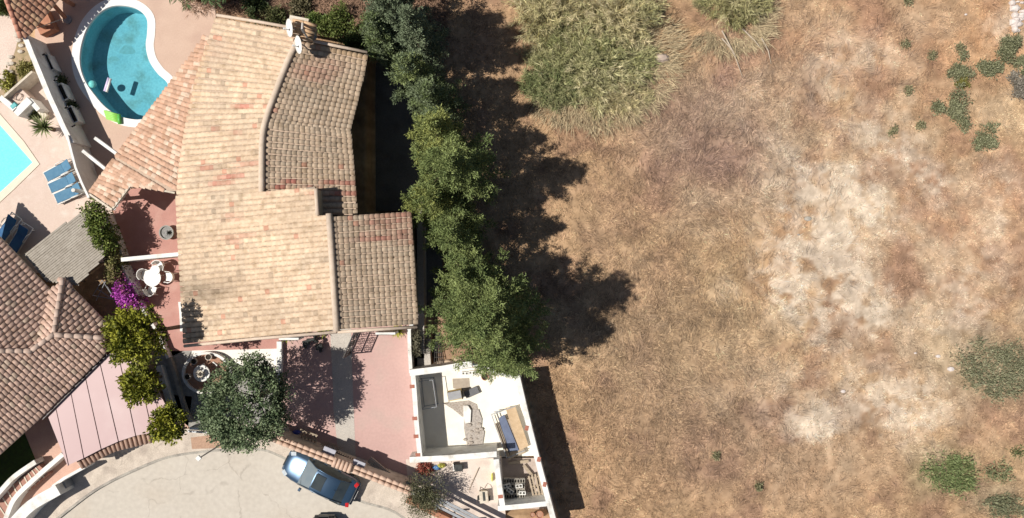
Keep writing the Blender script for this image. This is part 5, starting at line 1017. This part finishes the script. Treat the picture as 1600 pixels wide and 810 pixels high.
# grey sheet and fence from the wall to the bottom edge
r = empty('rail_fence', P(700, 780, 0), 'double grey rail fence running down to the bottom edge past the olive bush', 'fence')
for o_, z in ((-.22, 1.25), (.02, 1.3), (.2, 1.25)): A = P(632, 758, z); D = P(790, 838, z); dd = (D-A).normalized(); nn = Vector((-dd.y, dd.x, 0)); b = MB(); b.bar(A+nn*o_, D+nn*o_, .14, .06); b.build('rail', greymetal, r)
for i in range(7): b = MB(); t = i/6; q = P(632+158*t, 758+80*t, 0); b.bar(q, q+Vector((0, 0, 1.24)), .1); b.build('post', greymetal, r)
b = MB(); b.prism(strip([P(640, 772, 0), P(715, 808, 0), P(780, 840, 0)], -.35, -.05), -.2, .6); b.build('kerb_wall', terr, label='low terracotta kerb wall in front of the grey rail fence', cat='wall')
# ================================================================ building plot contents
zf = -.8
r = empty('wire_cage', P(681, 618, zf), 'black wire cage in the shaded upper left corner of the plot', 'cage'); b = MB(); q = [P(655, 596, .2), P(676, 594, .2), P(682, 636, .2), P(660, 640, .2)]
for k in range(4): a = q[k]; c = q[(k+1) % 4]; b.bar(a, c, .03); b.bar(Vector((a.x, a.y, zf)), a, .03); b.bar(Vector((a.x, a.y, zf+.02)), Vector((c.x, c.y, zf+.02)), .03)
b.build('frame', greymetal, r);
r = empty('wooden_crate', P(713, 620, zf), 'yellow wooden crate with a grey lid in the middle of the plot', 'crate'); c = P(711, 617, zf+.4); ym = mat('yellow_wood', (.58, .44, .20), (.5, .37, .16), 5, .8); b = MB(); b.box(c, (.82, .5, .8), .2); b.build('body', ym, r, bevel=.02); b = MB(); b.box(c+Vector((-.0, .04, .45)), (.78, .46, .1), .2); b.build('lid', mat('grey_lid', (.36, .36, .36), (.3, .3, .31), 5, .8), r); b = MB(); b.box(P(722, 617, zf+.5), (.05, .45, .5), .2); b.build('side_panel', blk, r)
b = MB(); b.box(P(737, 613, zf+.12), (.85, .42, .2), .42); b.build('grey_board', mat('dark_board', (.16, .16, .165), (.12, .12, .125), 4, .8), label='dark grey block lying right of the yellow crate', cat='block', bevel=.01)
b = MB(); b.prism([P(x, y, zf+.02) for x, y in ((707, 592), (733, 591), (734, 606), (729, 612), (708, 607))], zf, zf+.02); b.build('cardboard_sheet', mat('cardboard', (.40, .34, .27), (.35, .29, .23), 5, .9), label='flat brown cardboard sheet above the yellow crate', cat='cardboard')
def slabs(name, pts, m, th, label, cat): b = MB(); b.prism(PL(pts, zf+th), zf, zf+th); return b.build(name, m, label=label, cat=cat)
slabs('cement_spill', [(692, 630), (715, 628), (732, 626), (745, 632), (747, 641), (738, 640), (723, 652), (708, 640)], rubm, .03, 'thin grey cement spill below the yellow crate', 'cement spill')
slabs('concrete_rubble', [(724, 636), (735, 640), (748, 640), (753, 655), (752, 668), (757, 675), (754, 694), (730, 698), (725, 670), (725, 650)], mat('broken_concrete', (.50, .45, .40), (.34, .30, .27), 10, .95, .8), .08, 'long patch of broken concrete in the middle of the plot', 'rubble')
slabs('white_board', [(724, 634), (731, 634), (736, 642), (735, 661), (727, 662), (724, 650)], white, .22, 'white broken board on the concrete rubble', 'board')
for i in range(16): b = MB(); s = random.uniform(.05, .16); b.lathe(P(random.uniform(727, 753), random.uniform(645, 695), zf+.08), [(s, 0), (s*.7, s*.6), (.001, s*.7)], 6, 1.3, .8); b.build('rubble_chunk', rubm, label='grey rubble chunk on the broken concrete patch', cat='rubble', group='chunks on the broken concrete')
r = empty('plywood_board', P(800, 670, zf), 'tan plywood sheet and blue panel propped in a frame beside the field wall', 'board'); z = zf+.35
b = MB(); b.prism([P(x, y, z+.06) for x, y in ((790, 638), (805, 635), (826, 697), (812, 704), (800, 670))], z, z+.06); b.build('plywood_sheet', mat('plywood', (.50, .37, .24), (.43, .31, .19), 4, .8, .1), r)
b = MB(); b.prism([P(x, y, z+.03) for x, y in ((779, 654), (788, 648), (811, 704), (795, 706))], z-.02, z+.03); b.build('blue_panel', mat('blue_panel', (.13, .16, .24), (.11, .13, .2), 3, .5), r)
for a, c in (((768, 648), (792, 716)), ((772, 644), (785, 642)), ((768, 648), (805, 635)), ((792, 716), (820, 704)), ((773, 648), (797, 712))): b = MB(); b.bar(P(*a, z+.1), P(*c, z+.1), .045, .05); b.build('frame_bar', greymetal if a[0] != 773 else darkmetal, r)
b = MB(); b.box(P(797, 685, zf+.16), (1.1, 2.2, .3), .38); b.build('trestle', wood, r)
# pots and stones along the top wall
for i, (px, py) in enumerate(((689, 567), (700, 566), (716, 562))): b = MB(); b.lathe(P(px, py, -.28), [(.2, 0), (.22, .12), (.15, .22), (.001, .26)], 10, 1.3, .8); b.build('round_stone', mat('warm_stone', (.52, .40, .30), (.44, .33, .24), 4, .9, .4), label=['round stone under the wire rack above the plot wall', 'middle round stone of the row above the plot wall', 'rightmost round stone of the row above the plot wall'][i], cat='stone')
r = empty('wire_trellis', P(685, 548, -.3), 'wire trellis with square mesh leaning beside the steps down', 'trellis')
for i in range(5): b = MB(); b.bar(P(681+i*1.4, 520, -.2), P(678+i*3.8, 574, -.0), .03); b.build('wire', darkmetal, r)
for j in range(8): t = j/7; b = MB(); b.bar(P(681-2.5*t, 520+54*t, -.18+.18*t), P(687+6*t, 520+54*t, -.18+.18*t), .03); b.build('wire', darkmetal, r)
for px, py, l in ((758, 588, 'terracotta pot inside the plot under the lowest conifer'), (668, 575, 'small brown pot on the grey landing')): ringpot(px, py, .22 if px > 700 else .1, .28, terr, dsoil, l, 'flower_pot', 'pot', zf if px > 700 else 0)
for px, py, l in ((727, 583, 'left concrete block with dark holes by the top plot wall'), (738, 582, 'right concrete block with dark holes by the top plot wall')):
    b = MB(); c = P(px, py, zf); hx = lambda x, y, s: [(c.x+x-s, c.y+y-s), (c.x+x+s, c.y+y-s), (c.x+x+s, c.y+y+s), (c.x+x-s, c.y+y+s)]; b.prism([(c.x-.2, c.y-.1), (c.x+.2, c.y-.1), (c.x+.2, c.y+.1), (c.x-.2, c.y+.1)], zf, zf+.2, holes=[hx(-.1, 0, .055), hx(.1, 0, .055)]); b.build('concrete_block', white, label=l, cat='concrete block', group='concrete blocks with holes')
# block store: stack of hollow blocks
r = empty('block_stack', P(802, 762, zf), 'stack of hollow white concrete blocks with square holes inside the store', 'block stack')
for i in range(4):
    for j in range(4):
        b = MB(); z = zf+.9; c = P(791+j*8.4, 752+i*8.2, z); W_ = .145; hh = lambda x: [(c.x+x-.05, c.y-.1), (c.x+x+.05, c.y-.1), (c.x+x+.05, c.y+.1), (c.x+x-.05, c.y+.1)]
        b.prism([(c.x-W_, c.y-.14), (c.x+W_, c.y-.14), (c.x+W_, c.y+.14), (c.x-W_, c.y+.14)], z-.25, z, holes=[hh(-.07), hh(.07)]); b.build('hollow_block', concrete, r)
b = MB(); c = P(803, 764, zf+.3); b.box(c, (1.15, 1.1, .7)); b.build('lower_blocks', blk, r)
for i, (px, py, a) in enumerate(((792, 760, .3), (797, 768, -.6), (811, 760, .1), (816, 771, .0))):
    b = MB(); z = zf+1.1; c = P(px, py, z); M = Matrix.Rotation(a, 3, 'Z'); q = lambda pts: [tuple((c+M @ Vector((x, y, 0)))[:2]) for x, y in pts]; b.prism(q([(-.2, -.1), (.2, -.1), (.2, .1), (-.2, .1)]), z-.19, z, holes=[q([(-.16, -.06), (-.03, -.06), (-.03, .06), (-.16, .06)]), q([(.03, -.06), (.16, -.06), (.16, .06), (.03, .06)])]); b.build('hollow_block', white, r)
r = empty('pallet', P(838, 765, zf), 'pale wooden pallets standing against the field wall in the store', 'pallet')
for i in range(4): b = MB(); b.bar(P(826+i*5, 738-i*1.5+6, -.1), P(834+i*5, 778, -.1), .1, .04); b.build('slat', wood, r)
for j in range(3): b = MB(); b.bar(P(824+j*4, 748+j*13, -.17), P(845+j*3, 744+j*13, -.17), .08, .08); b.build('runner', wood, r)
for a, c, l in (((794, 724), (826, 721), 'pale plank lying across the shaded store floor'), ((818, 727), (832, 744), 'pale plank leaning above the pallets')): b = MB(); b.bar(P(*a, -.6), P(*c, -.6), .17, .05); b.build('plank', wood, label=l, cat='plank')
# yard contents
r = empty('open_box', P(714, 729, .0), 'dark open box by the plot wall in the small yard', 'box'); b = MB(); b.box(P(717, 730, .23), (.45, .4, .45), .1); b.build('body', blk, r, bevel=.02); b = MB(); b.box(P(709, 729, .26), (.06, .4, .5), .1); b.build('lid', white, r)
r = empty('hand_cart', P(755, 776, .0), 'small cream hand cart with a bent handle in the yard', 'cart'); b = MB(); b.box(P(756, 776, .3), (.5, .7, .3), .1); b.build('tray', plaster, r, bevel=.02); b = MB(); b.box(P(756, 776, .47), (.12, .5, .04), .1); b.build('tray_slot', blk, r); b = MB(); b.tube([P(750, 767, .4), P(751, 761, .6), P(756, 764, .6), P(762, 767, .4)], .02, 6); b.build('handle', darkmetal, r)
for s in (-9, 9): b = MB(); q = P(756+s, 779, .15); b.tube([q-Vector((.04, 0, 0)), q+Vector((.04, 0, 0))], .15, 12); b.build('wheel', blk, r)
b = MB(); b.tube([P(748, 731, .1), P(733, 766, .03)], .02, 6); b.build('broom', wood, label='thin broom handle lying on the yard floor', cat='broom')
for px, py, m, l in ((683, 730, mat('sky_blue_plastic', (.15, .35, .7), (.2, .4, .72), 6, .4), 'crumpled blue plastic bag beside the red-leaved shrub'), (690, 727, mat('yellow_plastic', (.7, .65, .1), (.6, .6, .15), 6, .4), 'crumpled yellow plastic bag beside the blue one'), (769, 745, mat('yellow_plastic', (.7, .65, .1), (.6, .6, .15), 6, .4), 'narrow yellow strip leaning on the yard wall'), (464, 675, mat('cobalt', (.03, .05, .3), (.04, .06, .34), 5, .4), 'dark blue bucket in the shade of the round tree')):
    b = MB(); b.lathe(P(px, py, 0), [(.16, 0), (.2, .15), (.1, .3), (.001, .33)], 9, *((1.2, .7) if px < 760 else (.3, 1.3))); b.build('plastic_bag' if px > 500 else 'bucket', m, label=l, cat='bag' if px > 500 else 'bucket')
for px, py, R, h, l in ((843, 802, .22, .3, 'terracotta pot in the bottom right corner of the plot'), (832, 803, .15, .25, 'smaller terracotta pot left of the corner one')): ringpot(px, py, R, h, terr, soilm, l, 'flower_pot', 'pot', 0)
b = MB(); b.lathe(P(445, 672, 0), [(.3, 0), (.34, .3), (.2, .5), (.001, .55)], 12); b.build('grey_urn', concrete, label='round grey urn between the tree crown and the street wall', cat='urn', smooth=True)
ent = P(668, 345, -.3); b = MB(); b.prism(PL([(660, 322), (678, 326), (682, 344), (668, 352), (660, 345)], -.2), -1.5, -.2); b.build('bare_soil', mat('red_bare_soil', (.42, .22, .13), (.34, .17, .1), 5, .95, .5), kind='structure')

for i, (px, py, l) in enumerate(((1430, 552, 'white stone on bare soil left of the broad weed patch'), (1466, 557, 'small white stone nearest the broad weed patch'), (1486, 577, 'tiny white stone touching the tip of the broad weed patch'), (1509, 23, 'small white stone near the top edge left of the rubble heap'), (1318, 612, 'pale stone among the lower chalky patches'), (1262, 342, 'dark stone on the upper left rim of the chalk patch'), (1248, 367, 'dark stone on the left rim of the chalk patch'))):
    b = MB(); s_ = .07+.05*(i % 3); q = P(px, py, -1.5); q.z = float(height(np.array(q.x), np.array(q.y)))+.03; b.lathe(q, [(s_, 0), (s_*.9, s_*.5), (.001, s_*.8)], 7, 1.3, .9); b.build('field_stone', rk if i < 5 else concrete, label=l, cat='stone')
